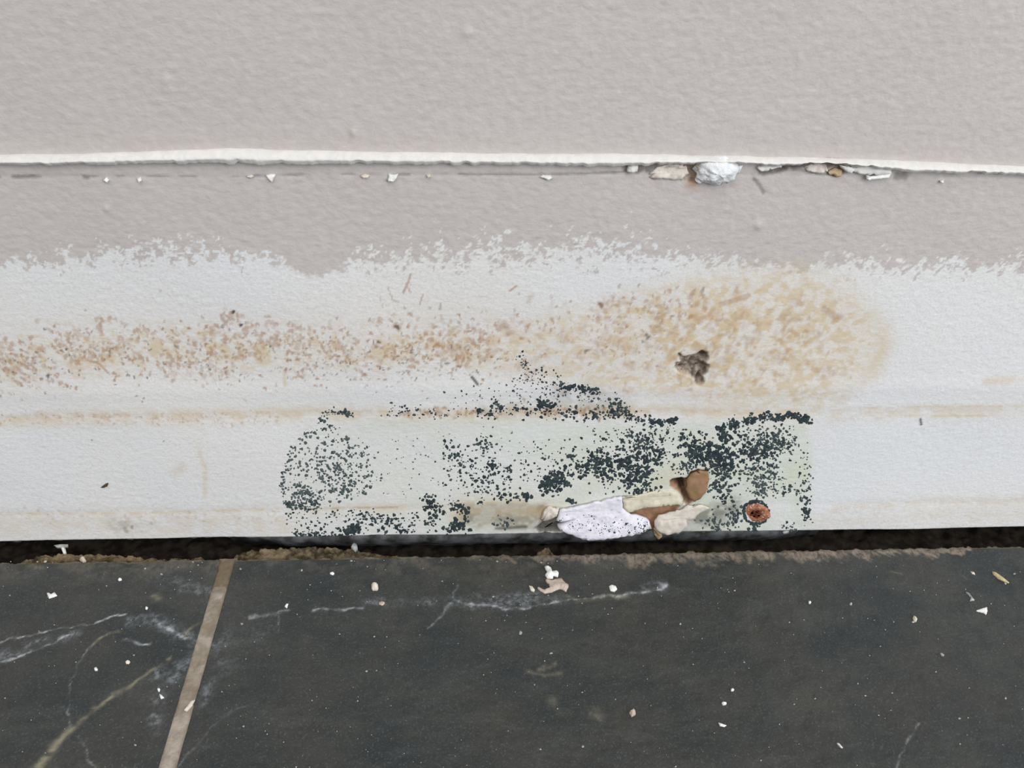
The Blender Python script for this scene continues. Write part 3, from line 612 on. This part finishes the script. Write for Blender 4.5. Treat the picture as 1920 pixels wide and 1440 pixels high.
# the rusty screw
def screw(px, py):
    x, z = map(float, W(px, py)); R0 = .0047; h0 = float(wall_h(np.array([x]), np.array([z]))[0])
    root = bpy.data.objects.new('screw', None); COL.objects.link(root); root.location = (x, -h0+.0002, z); root.rotation_euler = (0.12, 0, -0.25)
    def lathe(name, prof, mat, n=40, parent=root, wob=.0):
        V = []; Fc = []
        for k, (r, d) in enumerate(prof):
            for i in range(n):
                t = 2*math.pi*i/n; w = 1+wob*math.sin(3*t+k)+wob*math.sin(7*t+2)
                V.append((r*w*math.cos(t), -d, r*w*math.sin(t)*.98))
        for k in range(len(prof)-1):
            for i in range(n): j = (i+1) % n; Fc.append((k*n+i, k*n+j, (k+1)*n+j, (k+1)*n+i))
        Fc.append(tuple(range(n))); Fc.append(tuple(range((len(prof)-1)*n, len(prof)*n))[::-1])
        return mesh_from(name, V, Fc, mat, parent)
    lathe('head', [(.0015, -.0016), (R0*.9, -.0003), (R0, .0003), (R0*.97, .0006), (R0*.86, .0009), (R0*.6, .0010), (R0*.35, .0009)], M_RUST, wob=.03)
    # cross recess
    V = []; Fc = []
    for ang in (0.5, 0.5+math.pi/2):
        c, s = math.cos(ang), math.sin(ang); b = len(V)
        for (u, v) in ((-.0019, -.0004), (.0019, -.0004), (.0019, .0004), (-.0019, .0004)):
            for d in (.0006, .00112): V.append((u*c-v*s, -d, u*s+v*c))
        Fc += [(b+1, b+3, b+5, b+7), (b, b+1, b+3, b+2), (b+2, b+3, b+5, b+4), (b+4, b+5, b+7, b+6), (b+6, b+7, b+1, b), (b, b+2, b+4, b+6)]
    mesh_from('cross_slot', V, Fc, M_RUSTD, root, smooth=False)['label'] = 'dark clogged cross slot'
    lathe('shank', [(.0016, -.0105), (.0017, -.006), (.0016, -.0014)], M_RUSTD, 16)
    return thing(root, 'rusty orange screw head ringed with mould near the wall foot', 'screw')
screw(1417, 961)

# plaster at the broken spot of the caulk line
def lump(name, px, py, rx, ry, ry_depth, mat, label, cat, seed=0, amp=.4):
    x, z = map(float, W(px, py)); k = 7.0
    n, m = 40, 24; V = []; Fc = []
    for j in range(m+1):
        ph = math.pi*j/m
        for i in range(n):
            t = 2*math.pi*i/n; d = Vector((math.sin(ph)*math.cos(t), -math.cos(ph), math.sin(ph)*math.sin(t)))
            s = 1+amp*float(fbm(np.array([d.x*2.6+d.y*1.7+9]), np.array([d.z*2.6-d.y*1.1+seed]), 400+seed, 4, .65)[0]-.5)*2
            V.append((d.x*rx*s, d.y*ry_depth*s, d.z*ry*s))
    for j in range(m):
        for i in range(n): q = (i+1) % n; Fc.append((j*n+i, j*n+q, (j+1)*n+q, (j+1)*n+i))
    o = mesh_from(name, V, Fc, mat); o.location = (x, -float(wall_h(np.array([x]), np.array([z]))[0])-.0004, z)
    return thing(o, label, cat)
lump('plaster_lump', 1341, 318, .0053, .0038, .0028, M_PLASTER, 'crumbly white plaster lump breaking through the caulk bead', 'plaster lump', 3, .34)
lump('plaster_crumb', 1311, 336, .0010, .0009, .0010, M_PLASTER, 'tiny white crumb at the lower left of the plaster lump', 'plaster crumb', 5)
WL([(1216, 326), (1232, 314), (1250, 308), (1270, 308), (1288, 312), (1292, 326), (1278, 336), (1256, 336), (1240, 333), (1228, 335), (1217, 331)], 'pinkish beige torn plaster flake left of the plaster lump', M_BEIGE, 'plaster flake', 'plaster_flake', thick=.0007, rough=.0004, n=44, seed=8)
WL([(1304, 309), (1318, 304), (1322, 328), (1312, 331), (1306, 322)], 'yellowish plaster scrap pressed against the left side of the lump', M_CREAM, 'plaster flake', 'plaster_flake', thick=.0008, rough=.0005, seed=9)
WL([(1176, 310), (1184, 306), (1196, 308), (1195, 319), (1184, 322), (1175, 320)], 'bluish white flake hanging under the caulk left of the torn flake', M_CAULK, thick=.0008, lift=lambda u, v: .0006*v, seed=10)
WL([(1508, 314), (1530, 308), (1552, 311), (1553, 322), (1534, 325), (1512, 320)], 'pinkish flake in the crack right of the plaster lump', M_BEIGE, 'plaster flake', 'plaster_flake', thick=.0005, seed=11)
WL([(1552, 322), (1566, 316), (1580, 318), (1576, 328), (1566, 331), (1562, 327), (1556, 328)], 'tan torn paper tuft in the crack under the caulk', M_TANP, 'paper tuft', 'paper_tuft', thick=.0007, rough=.0005, lift=lambda u, v: .0007*v, seed=12)
WL([(1572, 308), (1590, 310), (1600, 315), (1594, 323), (1586, 321), (1576, 314)], 'short white curl between the tan tuft and the bluish scrap', M_CHIP, thick=.0005, lift=lambda u, v: .0006, seed=13)
WL([(1592, 309), (1630, 309), (1656, 312), (1670, 318), (1668, 326), (1640, 325), (1612, 325), (1598, 318)], 'bluish white caulk scrap peeling below the right part of the bead', M_CAULK, 'caulk scrap', 'caulk_scrap', thick=.0006, n=44, lift=lambda u, v: .0006*v, seed=14)
WL([(1620, 327), (1640, 327), (1666, 324), (1664, 331), (1640, 333), (1624, 336)], 'white sliver hanging below the bluish caulk scrap', M_CHIP, 'caulk scrap', 'caulk_scrap', thick=.0005, lift=lambda u, v: .0008, seed=15)
WL([(1418, 309), (1462, 307), (1466, 312), (1440, 318), (1426, 320), (1420, 316)], 'pale caulk lip sagging just right of the plaster lump', M_CAULK, 'caulk scrap', 'caulk_scrap', thick=.0006, lift=lambda u, v: .0005*v, seed=16)
WL([(1382, 310), (1392, 308), (1386, 322), (1378, 324)], 'tiny white crumb on the right edge of the plaster lump', M_PLASTER, 'plaster crumb', 'plaster_crumb', thick=.0008, seed=17)
# white flecks left along the old skirting line
for out, lab, m in (([(195, 336), (200, 331), (206, 336), (203, 340)], 'leftmost white fleck on the old skirting line', M_CHIP),
                    ([(258, 334), (264, 331), (267, 337), (262, 340)], 'small white fleck second from the left on the skirting line', M_CHIP),
                    ([(498, 329), (508, 326), (517, 328), (513, 334), (511, 341), (504, 335)], 'ragged white fleck with a dark nick, third from the left on the skirting line', M_CHIP),
                    ([(463, 330), (471, 327), (476, 330), (470, 333)], 'faint beige fleck just left of the ragged white fleck', M_BEIGE),
                    ([(676, 329), (684, 325), (693, 328), (690, 332), (682, 333)], 'cream fleck left of the winged white fleck', M_CCHIP),
                    ([(724, 338), (731, 332), (728, 325), (737, 328), (747, 324), (744, 332), (740, 338)], 'winged white fleck under the middle of the caulk bead', M_CHIP),
                    ([(800, 327), (806, 325), (808, 330), (802, 332)], 'faint pinkish fleck right of the winged white fleck', M_BEIGE),
                    ([(1012, 330), (1018, 327), (1032, 328), (1035, 332), (1026, 336), (1020, 332)], 'white oblong fleck on the skirting line above the paint edge', M_CHIP),
                    ([(1761, 338), (1768, 336), (1767, 341), (1762, 341)], 'tiny white fleck under the right end of the caulk bead', M_CHIP)):
    WL(out, lab, m, thick=.0005, lift=lambda u, v: .0004*v, n=22, seed=20)
WL([(189, 915), (197, 908), (203, 906), (201, 912), (193, 915)], 'small olive brown fleck stuck on the white wall at the left', M_SPECK, 'fleck', 'dirt_fleck', thick=.0005, n=20)

# paint chips and crumbs on the slate
F([(88, 1113), (92, 1112), (96, 1115), (103, 1111), (108, 1118), (100, 1121), (92, 1123)], 'bright white jagged paint chip on the left slate tile')
F(oval(703, 1102, 6.5, 6.5), 'round cream crumb on the slate below the left mould patch', M_CCHIP, 'crumb', 'plaster_crumb', thick=.0012, dome=.8)
F([(1021, 1064), (1027, 1063), (1033, 1066), (1035, 1073), (1044, 1072), (1048, 1076), (1046, 1083), (1038, 1081), (1036, 1087), (1026, 1086), (1022, 1080), (1026, 1074)], 'curled white paint shaving on top of the pinkish plaster chunk', M_CHIP, thick=.0011, n=44, rough=.0006)
F([(1020, 1088), (1030, 1091), (1052, 1086), (1058, 1094), (1066, 1098), (1062, 1111), (1052, 1106), (1042, 1108), (1034, 1112), (1022, 1114), (1009, 1106), (1008, 1102), (1020, 1108), (1031, 1104), (1029, 1096)], 'pinkish beige plaster chunk with a curved tail on the slate', M_PINK, 'plaster chunk', 'plaster_chunk', thick=.0012, n=56, rough=.0006)
F([(992, 1099), (998, 1100), (1003, 1107), (1001, 1110), (995, 1108)], 'small cream chip left of the pinkish plaster chunk', M_CCHIP)
F([(1142, 1100), (1147, 1097), (1155, 1100), (1157, 1106), (1151, 1110), (1144, 1108)], 'bright white paint chip right of the pinkish plaster chunk')
F([(1830, 1146), (1840, 1142), (1850, 1139), (1851, 1147), (1849, 1153), (1843, 1149)], 'white triangular paint chip near the right edge')
F([(1860, 1073), (1866, 1074), (1880, 1084), (1892, 1094), (1887, 1093), (1872, 1086), (1862, 1078)], 'straw coloured wood splinter at the right edge', M_STRAW, 'splinter', 'wood_splinter', thick=.0007, n=30, rough=.00002, jit=0.1)
F([(1811, 1111), (1817, 1113), (1822, 1120), (1827, 1126), (1818, 1128), (1820, 1121)], 'thin grey flake above the white triangular chip', M_SPECKF)
F([(1819, 1072), (1826, 1074), (1828, 1079), (1822, 1077)], 'tiny pale flake left of the straw coloured splinter', M_CCHIP)
F(oval(1715, 1162, 3.5, 5.5, -.5), 'small yellowish oval crumb left of the white triangular chip', M_CREAM, 'crumb', 'plaster_crumb', thick=.0009)
F(oval(1186, 1338, 6, 6.5), 'beige crumb alone on the open slate at bottom centre', M_PINK, 'crumb', 'plaster_crumb', thick=.0010, dome=.6)
F([(1347, 1356), (1352, 1357), (1362, 1361), (1358, 1364), (1350, 1362)], 'curved white paint chip on the slate at the bottom right of centre')
F(oval(1357, 1320, 4.5, 3), 'tiny white crumb above the curved white chip', M_CHIP, 'crumb', 'plaster_crumb', thick=.0008)
F(oval(1373, 1294, 3, 2.2), 'second tiny white crumb farther above the curved white chip', M_CHIP, 'crumb', 'plaster_crumb', thick=.0006)
F([(1569, 1394), (1573, 1395), (1580, 1403), (1575, 1401)], 'thin white sliver near the bottom right', M_CHIP)
F([(345, 1331), (352, 1322), (358, 1314), (366, 1311), (361, 1322), (350, 1333)], 'cream paint chip lying on the grout line', M_CCHIP, base=-.0004, thick=.0006)
F([(299, 1302), (304, 1304), (308, 1309), (302, 1311), (300, 1307)], 'white chip just left of the grout line', M_CHIP)
F(oval(298, 1294, 2.5, 3), 'tiny white crumb above the chip left of the grout line', M_CHIP, 'crumb', 'plaster_crumb')
F([(534, 1138), (537, 1133), (541, 1133), (538, 1141)], 'thin white sliver on the slate right of the grout line', M_CHIP)
F(oval(240, 1242, 4.5, 3.2, -.4), 'small white crumb on the left tile between the tan vein and the grout', M_CCHIP, 'crumb', 'plaster_crumb')
F(oval(180, 1255, 3.5, 3), 'white dot of plaster beside the thin curved vein', M_CHIP, 'crumb', 'plaster_crumb')
F(oval(225, 1087, 3.5, 2.6), 'tiny white crumb on the left tile near the gap', M_CHIP, 'crumb', 'plaster_crumb')
F(oval(275, 1141, 2.5, 3), 'tiny white crumb on the left tile below the pale smear', M_CHIP, 'crumb', 'plaster_crumb')
F(oval(623, 1076, 4, 3), 'tiny white crumb on the right tile under the brown mortar', M_CHIP, 'crumb', 'plaster_crumb')
F(oval(717, 1132, 6, 4), 'flat pinkish crumb below the round cream crumb', M_PINK, 'crumb', 'plaster_crumb', thick=.0004)
F([(150, 1052), (153, 1047), (159, 1046), (162, 1053), (156, 1055)], 'beige crumb on the back edge of the left tile', M_PINK, 'crumb', 'plaster_crumb', thick=.0012)
F(oval(976, 1187, 3.2, 3.2), 'tiny grey white crumb alone on the slate below the pale vein', M_SPECKF, 'crumb', 'plaster_crumb')
F(oval(1595, 1133, 2.5, 2.5), 'tiny pale crumb on the slate below the crusted tile edge', M_SPECKF, 'crumb', 'plaster_crumb')
F(oval(1766, 1228, 4, 2, .5), 'tiny pale sliver below the yellowish oval crumb', M_SPECKF)
F(oval(1518, 1130, 2.6, 2.4), 'tiny white crumb in the middle of the right tile', M_CHIP, 'crumb', 'plaster_crumb')
# crumbs on the mortar in the gap
def in_gap(out, z, label, mat, cat, name, th=.001):
    p = np.array(out, float); a, b = FL(p[:, 0], p[:, 1], z); n = len(p); V = []; c = (a.mean(), b.mean())
    for h, k in ((z-.0008, .9), (z+th*.5, 1.0), (z+th, .6)): V += [(c[0]+(x-c[0])*k, c[1]+(y-c[1])*k, h) for x, y in zip(a, b)]
    Fc = [(r*n+i, r*n+(i+1) % n, (r+1)*n+(i+1) % n, (r+1)*n+i) for r in range(2) for i in range(n)]; Fc += [tuple(range(2*n, 3*n)), tuple(range(n))[::-1]]
    return thing(mesh_from(name, V, Fc, mat), label, cat)
in_gap([(114, 1027), (120, 1025), (124, 1032), (125, 1040), (120, 1041), (117, 1034)], -.0026, 'white plaster sliver on the mortar at the left of the gap', M_CHIP, 'plaster sliver', 'plaster_sliver')
in_gap([(101, 1023), (112, 1021), (128, 1021), (128, 1024), (114, 1026), (106, 1026)], -.0014, 'thin grey flake above the white sliver in the gap', M_SPECKF, 'flake', 'dust_flake', .0004)
in_gap(oval(665, 1027, 6, 7), -.0012, 'grey white crumb on the mortar right of the grout line', M_SPECKF, 'crumb', 'plaster_crumb')
in_gap([(1466, 997), (1476, 994), (1480, 997), (1470, 999)], .0002, 'small pale flake caught on the strip below the screw', M_SPECKF, 'flake', 'dust_flake', .0004)

# ------------------------------------------------------------------ black mould: many low domes on the plaster
def mould():
    spots = []                                    # photo x, y, radius px, pale
    def brush(n, pts, w, r0, r1, pale=0.0, wy=None):
        p = np.array(pts, float); L = np.concatenate([[0], np.cumsum(np.hypot(*np.diff(p, axis=0).T))]) if len(p) > 1 else None
        for _ in range(int(n*1.18)):
            if L is None: x, y = p[0]
            else: s = rng.uniform(0, L[-1]); x = np.interp(s, L, p[:, 0]); y = np.interp(s, L, p[:, 1])
            spots.append((x+rng.normal(0, w), y+rng.normal(0, wy or w), rng.uniform(r0, r1)*rng.choice([.5, .7, .9, 1.1]), min(max(pale+rng.normal(0, .12), 0), 1)))
    def field(n, poly, r0, r1, pale=0.0):
        p = np.array(poly, float); k = 0; n = int(n*1.35)
        while k < n:
            x = rng.uniform(p[:, 0].min(), p[:, 0].max()); y = rng.uniform(p[:, 1].min(), p[:, 1].max())
            if inside(np.array([x]), np.array([y]), poly)[0]:
                k += 1; spots.append((x, y, rng.uniform(r0, r1)*rng.choice([.55, .8, 1, 1.1]), min(max(pale+rng.normal(0, .12), 0), 1)))
    # left patch with a rounded outline
    field(260, [(575, 812), (610, 800), (680, 830), (700, 880), (695, 925), (640, 945), (600, 958), (530, 952), (530, 890), (545, 850)], 1.6, 3.2, .5)
    brush(55, [(640, 800), (600, 805), (570, 815), (548, 845), (535, 870), (530, 900), (533, 950)], 3, 1.6, 3.0, .35)
    field(62, [(605, 880), (640, 870), (670, 905), (655, 930), (620, 925), (600, 900)], 1.8, 3.4, .35); brush(45, [(535, 948), (565, 950), (598, 951)], 5, 2.2, 3.8, .15); brush(60, [(560, 925), (585, 930)], 10, 1.8, 3.2, .3)
    brush(70, [(620, 850), (660, 860), (690, 900)], 16, 1.6, 3.0, .4)
    field(70, [(530, 962), (700, 955), (700, 1004), (545, 1004)], 1.4, 3.0, .1); brush(40, [(545, 1003), (620, 1004), (640, 1001)], 3.0, 2.0, 4, .0); brush(34, [(650, 996), (672, 998)], 5, 3, 5.5, .0); brush(30, [(665, 975), (695, 980)], 9, 2, 4, .1)
    field(60, [(690, 965), (800, 960), (780, 1000), (700, 1000)], 1.4, 3.2, .1); brush(24, [(720, 993), (755, 990)], 5, 2, 4); brush(16, [(735, 980)], 6, 2, 3.6)
    brush(60, [(795, 940), (810, 950), (812, 968)], 8, 2, 4.4); brush(34, [(840, 955), (868, 952), (872, 968)], 5, 2, 4.5); brush(46, [(842, 992), (860, 986), (872, 988)], 6, 2.4, 5); brush(18, [(803, 975), (815, 990)], 6, 1.8, 3.4)
    brush(20, [(770, 945), (800, 943), (860, 945)], 6, 1.2, 2.4, .2); brush(26, [(925, 983), (960, 978), (945, 988)], 5, 1.8, 3.4, .3)
    # scattered dots in the middle
    field(95, [(830, 820), (930, 815), (960, 870), (960, 930), (880, 930), (820, 910)], 1.4, 3.4, .1); brush(26, [(905, 832), (912, 836)], 10, 1.6, 3.0, .3); brush(30, [(835, 855), (862, 858), (885, 880)], 8, 1.6, 3.4, .15)
    brush(16, [(914, 871), (925, 873), (932, 884)], 4, 2.4, 4.4); brush(24, [(900, 895), (925, 905), (960, 905)], 8, 2, 4); brush(10, [(954, 880)], 4, 2.2, 4); brush(24, [(885, 903), (905, 920), (893, 935)], 8, 1.8, 3.4)
    field(80, [(660, 830), (830, 800), (960, 800), (1000, 900), (800, 940), (700, 930)], 1.0, 2.2, .35); field(95, [(960, 830), (1120, 815), (1180, 840), (1080, 900), (980, 905)], 1.4, 3.0, .1)
    # upper arc and groove line
    brush(52, [(980, 690), (1005, 703), (1035, 716), (1065, 725)], 10, 1.4, 3.2); brush(70, [(1050, 724), (1080, 727), (1110, 733), (1122, 738)], 3, 2.0, 4.2); brush(22, [(975, 665), (985, 690)], 5, 1.2, 2.2, .2)
    field(90, [(960, 700), (1080, 720), (1170, 750), (1200, 785), (1100, 765), (960, 760)], 1.2, 2.6, .35); brush(32, [(1150, 752), (1165, 760)], 7, 2.2, 4, .2); brush(24, [(925, 760), (945, 763)], 5, 1.6, 3.4, .1)
    brush(46, [(1008, 760), (1025, 759), (1040, 763)], 5, 2.2, 4.2); brush(150, [(885, 775), (960, 774), (1060, 778), (1150, 777), (1200, 785)], 6, 1.6, 3.8); brush(50, [(720, 772), (790, 772), (860, 774)], 7, 1.4, 2.8, .1)
    brush(46, [(615, 776), (640, 773), (662, 781)], 4.5, 1.8, 3.4, .2); brush(14, [(603, 787)], 5, 1.8, 3.2, .2); brush(55, [(1140, 768), (1200, 787), (1225, 792)], 5, 1.8, 3.8, .1); brush(36, [(1228, 793), (1242, 794), (1265, 790)], 4, 2.6, 4.6)
    field(40, [(830, 735), (1000, 700), (1000, 760), (850, 768)], 1.1, 2.2, .2)
    # big dark swath
    brush(120, [(1020, 912), (1040, 905), (1060, 895)], 10, 2.4, 4.8); brush(30, [(925, 933), (990, 930), (965, 935), (935, 931)], 5, 2.4, 4.8); brush(10, [(1072, 938)], 4, 3, 5)
    brush(165, [(1080, 885), (1130, 875), (1170, 895), (1200, 905)], 15, 2.2, 4.6); brush(155, [(1110, 860), (1170, 862), (1220, 880)], 13, 2.2, 4.6); brush(110, [(1190, 850), (1230, 850), (1240, 862)], 15, 2.0, 4.2)
    brush(75, [(1180, 880), (1205, 900), (1215, 905)], 12, 2.4, 4.8); brush(70, [(1190, 825), (1220, 822), (1170, 835)], 12, 1.8, 3.6, .15); brush(40, [(1200, 922), (1225, 922)], 10, 2, 4)
    brush(165, [(1300, 850), (1330, 855), (1360, 862)], 13, 2.6, 5.0); brush(80, [(1280, 832), (1310, 828), (1285, 850)], 12, 2.0, 4.0); brush(46, [(1352, 802), (1356, 812), (1362, 828)], 6, 2.4, 4.8)
    brush(170, [(1370, 850), (1420, 848), (1450, 852)], 17, 2.0, 4.2); brush(120, [(1400, 835), (1450, 830), (1475, 825)], 13, 1.8, 3.6, .15); brush(60, [(1440, 845), (1480, 835)], 10, 1.8, 3.4, .2)
    brush(90, [(1378, 792), (1430, 784), (1480, 778)], 4, 2.2, 4.4); brush(60, [(1480, 777), (1500, 784), (1515, 788)], 4, 2.4, 4.6); brush(34, [(1376, 792), (1374, 802)], 5, 2.4, 4.4); field(60, [(1380, 795), (1500, 800), (1490, 830), (1390, 825)], 1.4, 2.8, .3)
    brush(80, [(1330, 880), (1350, 895), (1375, 880)], 12, 2.0, 4.0, .1); brush(100, [(1400, 885), (1430, 895), (1460, 895)], 10, 1.6, 3.4, .3); brush(70, [(1420, 905), (1430, 925)], 9, 1.8, 3.6, .35)
    brush(60, [(1335, 920), (1355, 910), (1365, 925)], 9, 1.8, 3.8, .15); brush(20, [(1360, 937)], 6, 2, 3.6); brush(50, [(1370, 950), (1380, 965), (1360, 985)], 7, 2.0, 4.0, .2); brush(46, [(1320, 985), (1350, 985), (1335, 975)], 8, 1.6, 3.4, .3)
    brush(36, [(1455, 918), (1475, 916), (1510, 925)], 5, 1.6, 3.4, .2); brush(30, [(1508, 890), (1515, 905), (1508, 930), (1510, 950), (1512, 965)], 5, 2.0, 3.8, .1); brush(24, [(1510, 955), (1515, 975)], 5, 2, 3.6); field(36, [(1480, 830), (1525, 830), (1525, 980), (1500, 980)], 1.2, 2.4, .2)
    brush(60, [(1270, 880), (1300, 876), (1290, 872)], 8, 1.6, 3.2, .2); field(60, [(1100, 800), (1260, 800), (1340, 815), (1250, 830), (1130, 835)], 1.2, 2.6, .25)
    # ring around the screw, and dark edge dots under it
    for t in np.linspace(0, 2*math.pi, 150): spots.append((1417+22.5*math.cos(t)+rng.normal(0, 1.2), 961+20.5*math.sin(t)+rng.normal(0, 1.2), rng.uniform(1.6, 3.2), .08))
    brush(22, [(1410, 985), (1416, 990)], 4, 2, 4, .15); brush(18, [(1470, 988), (1490, 990)], 5, 1.4, 3, .3)
    V = []; Fc = []; pale = []
    for (px, py, r, pl) in spots:
        if py > 1008: continue
        # keep clear of the torn recesses, the flaps and the screw head
        if math.hypot((px-1417)/20, (py-961)/18) < 1: continue
        if any(inside(np.array([px]), np.array([py]), q)[0] for q in KEEP): continue
        k = 9 if r < 2.2 else 13
        t = np.linspace(0, 2*math.pi, k, endpoint=False)+rng.uniform(0, 1); rr = r*(1+.14*np.sin(2*t+rng.uniform(0, 6))+.10*np.sin(3*t+rng.uniform(0, 6))+.12*np.sin(5*t+rng.uniform(0, 6))); sx, sy = rng.uniform(.8, 1.2), rng.uniform(.75, 1.1)
        ox = px+rr*np.cos(t)*sx; oy = py+rr*np.sin(t)*sy; a, b = W(ox, oy); a2, b2 = W(px+(ox-px)*.7, py+(oy-py)*.7); c = W(np.array([px]), np.array([py]))
        n = len(V); hc = wall_h(c[0], c[1])[0]
        hr = wall_h(a, b); h2 = wall_h(a2, b2)
        for i in range(k): V.append((a[i], -hr[i]+.00003, b[i]))
        for i in range(k): V.append((a2[i], -h2[i]-.00009, b2[i]))
        V.append((c[0][0], -hc-.00013, c[1][0])); pale += [pl]*(2*k+1)
        for i in range(k):
            j = (i+1) % k; Fc.append((n+j, n+i, n+k+i, n+k+j)); Fc.append((n+k+j, n+k+i, n+2*k))
    o = mesh_from('mould_growth', V, Fc, M_MOULD, attrs={'pale': pale}); o['kind'] = 'stuff'
    return thing(o, 'black and dark green speckled mould spreading over the foot of the white wall', 'mould')
KEEP = [HOLE, CARD, [(1046, 970), (1052, 955), (1085, 948), (1126, 939), (1165, 931), (1166, 948), (1182, 961), (1214, 971), (1222, 987), (1167, 995), (1060, 1000)],
        [(1167, 931), (1224, 924), (1261, 922), (1278, 935), (1282, 946), (1222, 990), (1180, 958)], [(1310, 944), (1326, 949), (1302, 962), (1285, 980), (1275, 992), (1240, 1000), (1225, 976), (1257, 959)]]
mould()
# the few specks on the white flap are its own
def flap_specks():
    flap = bpy.data.objects['gypsum_flap']; me = flap.data; V = []; Fc = []
    from mathutils.bvhtree import BVHTree
    bv = BVHTree.FromPolygons([v.co for v in me.vertices], [tuple(p.vertices) for p in me.polygons])
    for _ in range(150):
        u = rng.uniform(0, 1); px = 1048+u*165; py = 968+.09*(px-1048)*.9+rng.normal(0, 8)
        if not inside(np.array([px]), np.array([py]), KEEP[2])[0]: continue
        r = rng.choice([.6, .85, 1.2, 2.0], p=[.45, .35, .14, .06]); k = 7; t = np.linspace(0, 2*math.pi, k, endpoint=False); n = len(V); ok = []
        for s, q in ((1, 0), (.6, .0001)):
            for i in range(k):
                x, z = W(px+r*s*math.cos(t[i])*1.2, py+r*s*math.sin(t[i])); hit = bv.ray_cast(Vector((float(x), -.05, float(z))), Vector((0, 1, 0)))
                ok.append(hit[0])
        if any(h is None for h in ok): continue
        for i, h in enumerate(ok): V.append((h.x, h.y-(.0 if i < k else .00008), h.z))
        for i in range(k): j = (i+1) % k; Fc.append((n+j, n+i, n+k+i, n+k+j))
        Fc.append(tuple(n+k+i for i in range(k))[::-1])
    o = mesh_from('mould_specks', V, Fc, M_MOULD, flap, attrs={'pale': [.1]*len(V)}); o['kind'] = 'stuff'; o['label'] = 'fine black specks'
flap_specks()

# fine pale dust specks strewn over the slate
def dust():
    V = []; Fc = []
    for _ in range(420):
        px = rng.uniform(-40, 1960); py = 1050+400*rng.uniform(0, 1)**1.3
        if abs(px-(428-.28*(py-1050))) < 24: continue
        r = rng.choice([.8, 1.1, 1.5, 2.1], p=[.45, .33, .16, .06]); k = 6; n = len(V); t = np.linspace(0, 2*math.pi, k, endpoint=False)+rng.uniform(0, 1); s = r*(1+rng.uniform(-.3, .3, k))
        a, b = FL(px+s*np.cos(t)*rng.uniform(.8, 1.5), py+s*np.sin(t)); c = FL(np.array([px]), np.array([py]))
        for i in range(k): V.append((a[i], b[i], .00002))
        V.append((c[0][0], c[1][0], .0003))
        for i in range(k): Fc.append((n+i, n+(i+1) % k, n+k)) if False else Fc.append((n+(i+1) % k, n+i, n+k))
    o = mesh_from('dust_specks', V, Fc, M_SPECKF); o['kind'] = 'stuff'
    return thing(o, 'fine pale dust specks strewn over the dark slate', 'dust')
dust()
